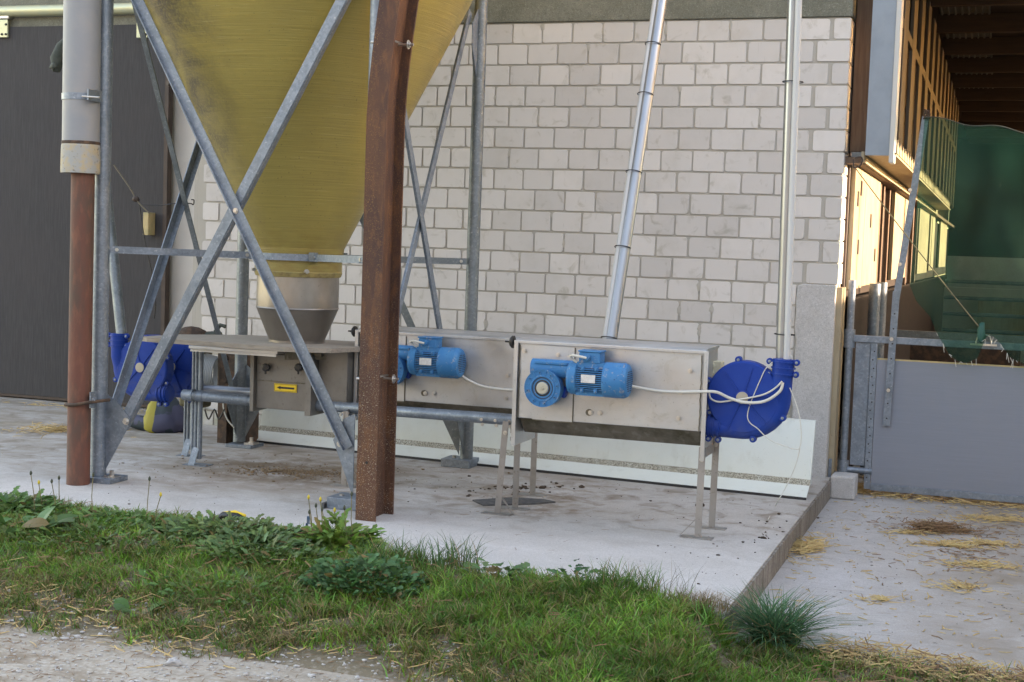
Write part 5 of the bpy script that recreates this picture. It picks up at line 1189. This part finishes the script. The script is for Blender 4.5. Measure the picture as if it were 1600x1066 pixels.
stuff(straws(260, gauss(-.05, -1.3, .22, .5), yz, (.01, .07), up=.006, seed=57), 'brown_straw_scatter', BSTRAW, 'brown straw bits thinly strewn on the right part of the yard')
stuff(straws(450, uni(-.93, .5, -3.5, .0), yz, (.01, .06), up=.004, seed=50), 'scattered_straw', STRAWM, 'single straws scattered all over the yard pavement')
stuff(straws(200, uni(-.93, .5, -3.4, .0), yz, (.004, .022), (.0008, .0018), up=.004, seed=51), 'scattered_bits', DUNG, 'small dark crumbs scattered over the yard pavement', 'crumbs')
stuff(straws(900, lambda rr: (lambda a: (a, float(fedge(a))-rr.uniform(-.10, .25)))(rr.uniform(-.6, .8)), lambda a, b_: max(soil_z(a, b_), -.1195), (.02, .10), up=.03, seed=52), 'straw_fringe', STRAWM, 'straw and dry stalks along the verge at lower right')
stuff(straws(900, lambda rr: (lambda a: (a, float(flow(a))-rr.gauss(-.08, .14)))(rr.uniform(-4.6, -.9)), gz, (.015, .10), up=.02, seed=53), 'straw_litter', STRAWM, 'straw and dead stalks where the grass meets the gravel')
stuff(straws(700, lambda rr: (lambda a: (a, rr.uniform(float(flow(a)), float(fedge(a)))))(rr.uniform(-4.8, .4)), gz, (.02, .09), up=.05, seed=54), 'dead_stalks', BSTRAW, 'brown dead stalks lying in the verge grass')
stuff(straws(500, lambda rr: (lambda a: (a, rr.uniform(float(flow(a))-.1, float(fedge(a)))))(rr.uniform(-.6, .6)), lambda a, b_: max(soil_z(a, b_), -.1195), (.02, .09), up=.05, seed=58), 'brown_thatch', BSTRAW, 'brown matted dead stalks on the verge at lower right', 'thatch')
stuff(straws(1500, uni(-4.0, -1.3, -5.6, -4.45), gz, (.008, .05), (.0006, .0014), up=.006, seed=55), 'twig_litter', BSTRAW, 'small brown twigs on the gravel track', 'twigs')
stuff(straws(40, uni(-3.9, -1.6, -3.4, -.9), sz, (.02, .07), (.0006, .0012), up=.003, seed=56), 'scattered_straw', BSTRAW, 'a few thin brown stalks lying on the concrete slab')
def crumbs(n, reg, zf, seed, r=(.002, .008), nn=5):
    rr = random.Random(seed); b = MB()
    for i in range(n):
        x_, y_ = reg(rr); q = rr.uniform(*r)*(1 if rr.random() < .85 else 1.8); b.blob((x_, y_, zf(x_, y_)+q*.3), q, i, nn, (rr.uniform(.8, 1.6), 1, .6), .35)
    return b
stuff(crumbs(60, gauss(-2.62, -1.45, .16, .13), sz, 1, (.003, .011), 6), 'dark_crumbs', DUNG, 'dark brown crumbs under and behind the left legs of the nearest box', 'crumbs')
stuff(crumbs(240, gauss(-4.05, -1.60, .30, .12), sz, 2, (.002, .009)), 'spilled_feed', simple('spilled feed', (.22, .15, .09), .9, 0, 60, (.13, .085, .05)), 'crumbly brown spilled feed on the slab below the feeder box', 'feed')
stuff(crumbs(700, gauss(-3.95, -1.55, .35, .16), sz, 22, (.001, .005), 4), 'feed_dust', simple('feed dust', (.26, .17, .10), .9, 0, 60, (.16, .10, .06)), 'fine brown feed dust around the crumbs below the feeder box', 'feed')
stuff(crumbs(26, gauss(-1.06, -2.1, .06, .25), sz, 3, (.002, .008)), 'dark_crumbs', DUNG, 'small dark crumbs on the slab near its right edge', 'crumbs')
stuff(crumbs(220, uni(-4.6, -1.0, -3.5, -.9), sz, 4, (.001, .0035)), 'grit', DUNG, 'dark grit sprinkled over the concrete slab', 'grit')
stuff(crumbs(2600, uni(-4.2, -1.2, -5.8, -4.40), gz, 5, (.0015, .007)), 'gravel', STONE, 'fine pale gravel on the track in the foreground', 'gravel')
for (x_, y_, r_, lb_) in ((-2.74, -4.93, .024, 'pale rounded stone at the edge of grass and gravel, lower left'), (-1.61, -4.42, .016, 'small grey pebble in the grass of the lower middle')):
    tag(crumbs(1, lambda rr: (x_, y_), gz, 6, (r_, r_), 12).build('stone', STONE), lb_, 'stone')
for (x_, y_, lb_) in ((-2.27, -3.40, 'dark crumb lying alone on the slab near the grass'), (-1.53, -1.45, 'dark lump alone on the slab behind the nearest box legs')):
    tag(crumbs(1, lambda rr: (x_, y_), sz, 8, (.014, .014), 8).build('lump', DUNG), lb_, 'lump')
# blue strap scrap and yellow black scrap
bs = atZ(480, 848, .0); q = V(bs.x, bs.y, .0)
b = MB(); P = [q+V(0, 0, 0), q+V(.02, 0, .045), q+V(-.012, -.01, .085), q+V(-.002, 0, .125)]
def ribbon(b, P, w, t=.002):
    for a, c in zip(P[:-1], P[1:]): b.bar(a, c, (.8, .6, 0), w, (-.6, .8, 0), t)
ribbon(b, [q+V(-.01, 0, 0), q+V(.025, .0, .06), q+V(.03, 0, .085)], .028); ribbon(b, [q+V(.03, 0, .085), q+V(-.005, .0, .09), q+V(-.005, 0, .125)], .014); ribbon(b, [q+V(-.02, .01, .03), q+V(-.015, .01, .09)], .012)
tag(b.build('blue_strap', simple('faded blue plastic strap', (.04, .10, .19), .5, 0, 40, (.25, .26, .25))), 'torn faded blue plastic strap standing up from the weeds at the slab edge', 'strap')
ys = V(-3.46, -3.27, .015)
b = MB().path([ys+V(-.13, 0, .01), ys+V(-.06, .01, .05), ys+V(.02, .0, .055), ys+V(.12, .01, .02)], .012, 8, [.006, .02, .018, .006]); tag(b.build('glove_scrap', BLACKP), 'black and yellow scrap half buried in the weeds at the slab edge', 'scrap')
b = MB().path([ys+V(-.07, .015, .06), ys+V(.0, .012, .075), ys+V(.06, .01, .06)], .008, 6); b.build('yellow_edge', YELLOW, bpy.data.objects['glove_scrap'])
S.render.engine = 'CYCLES'
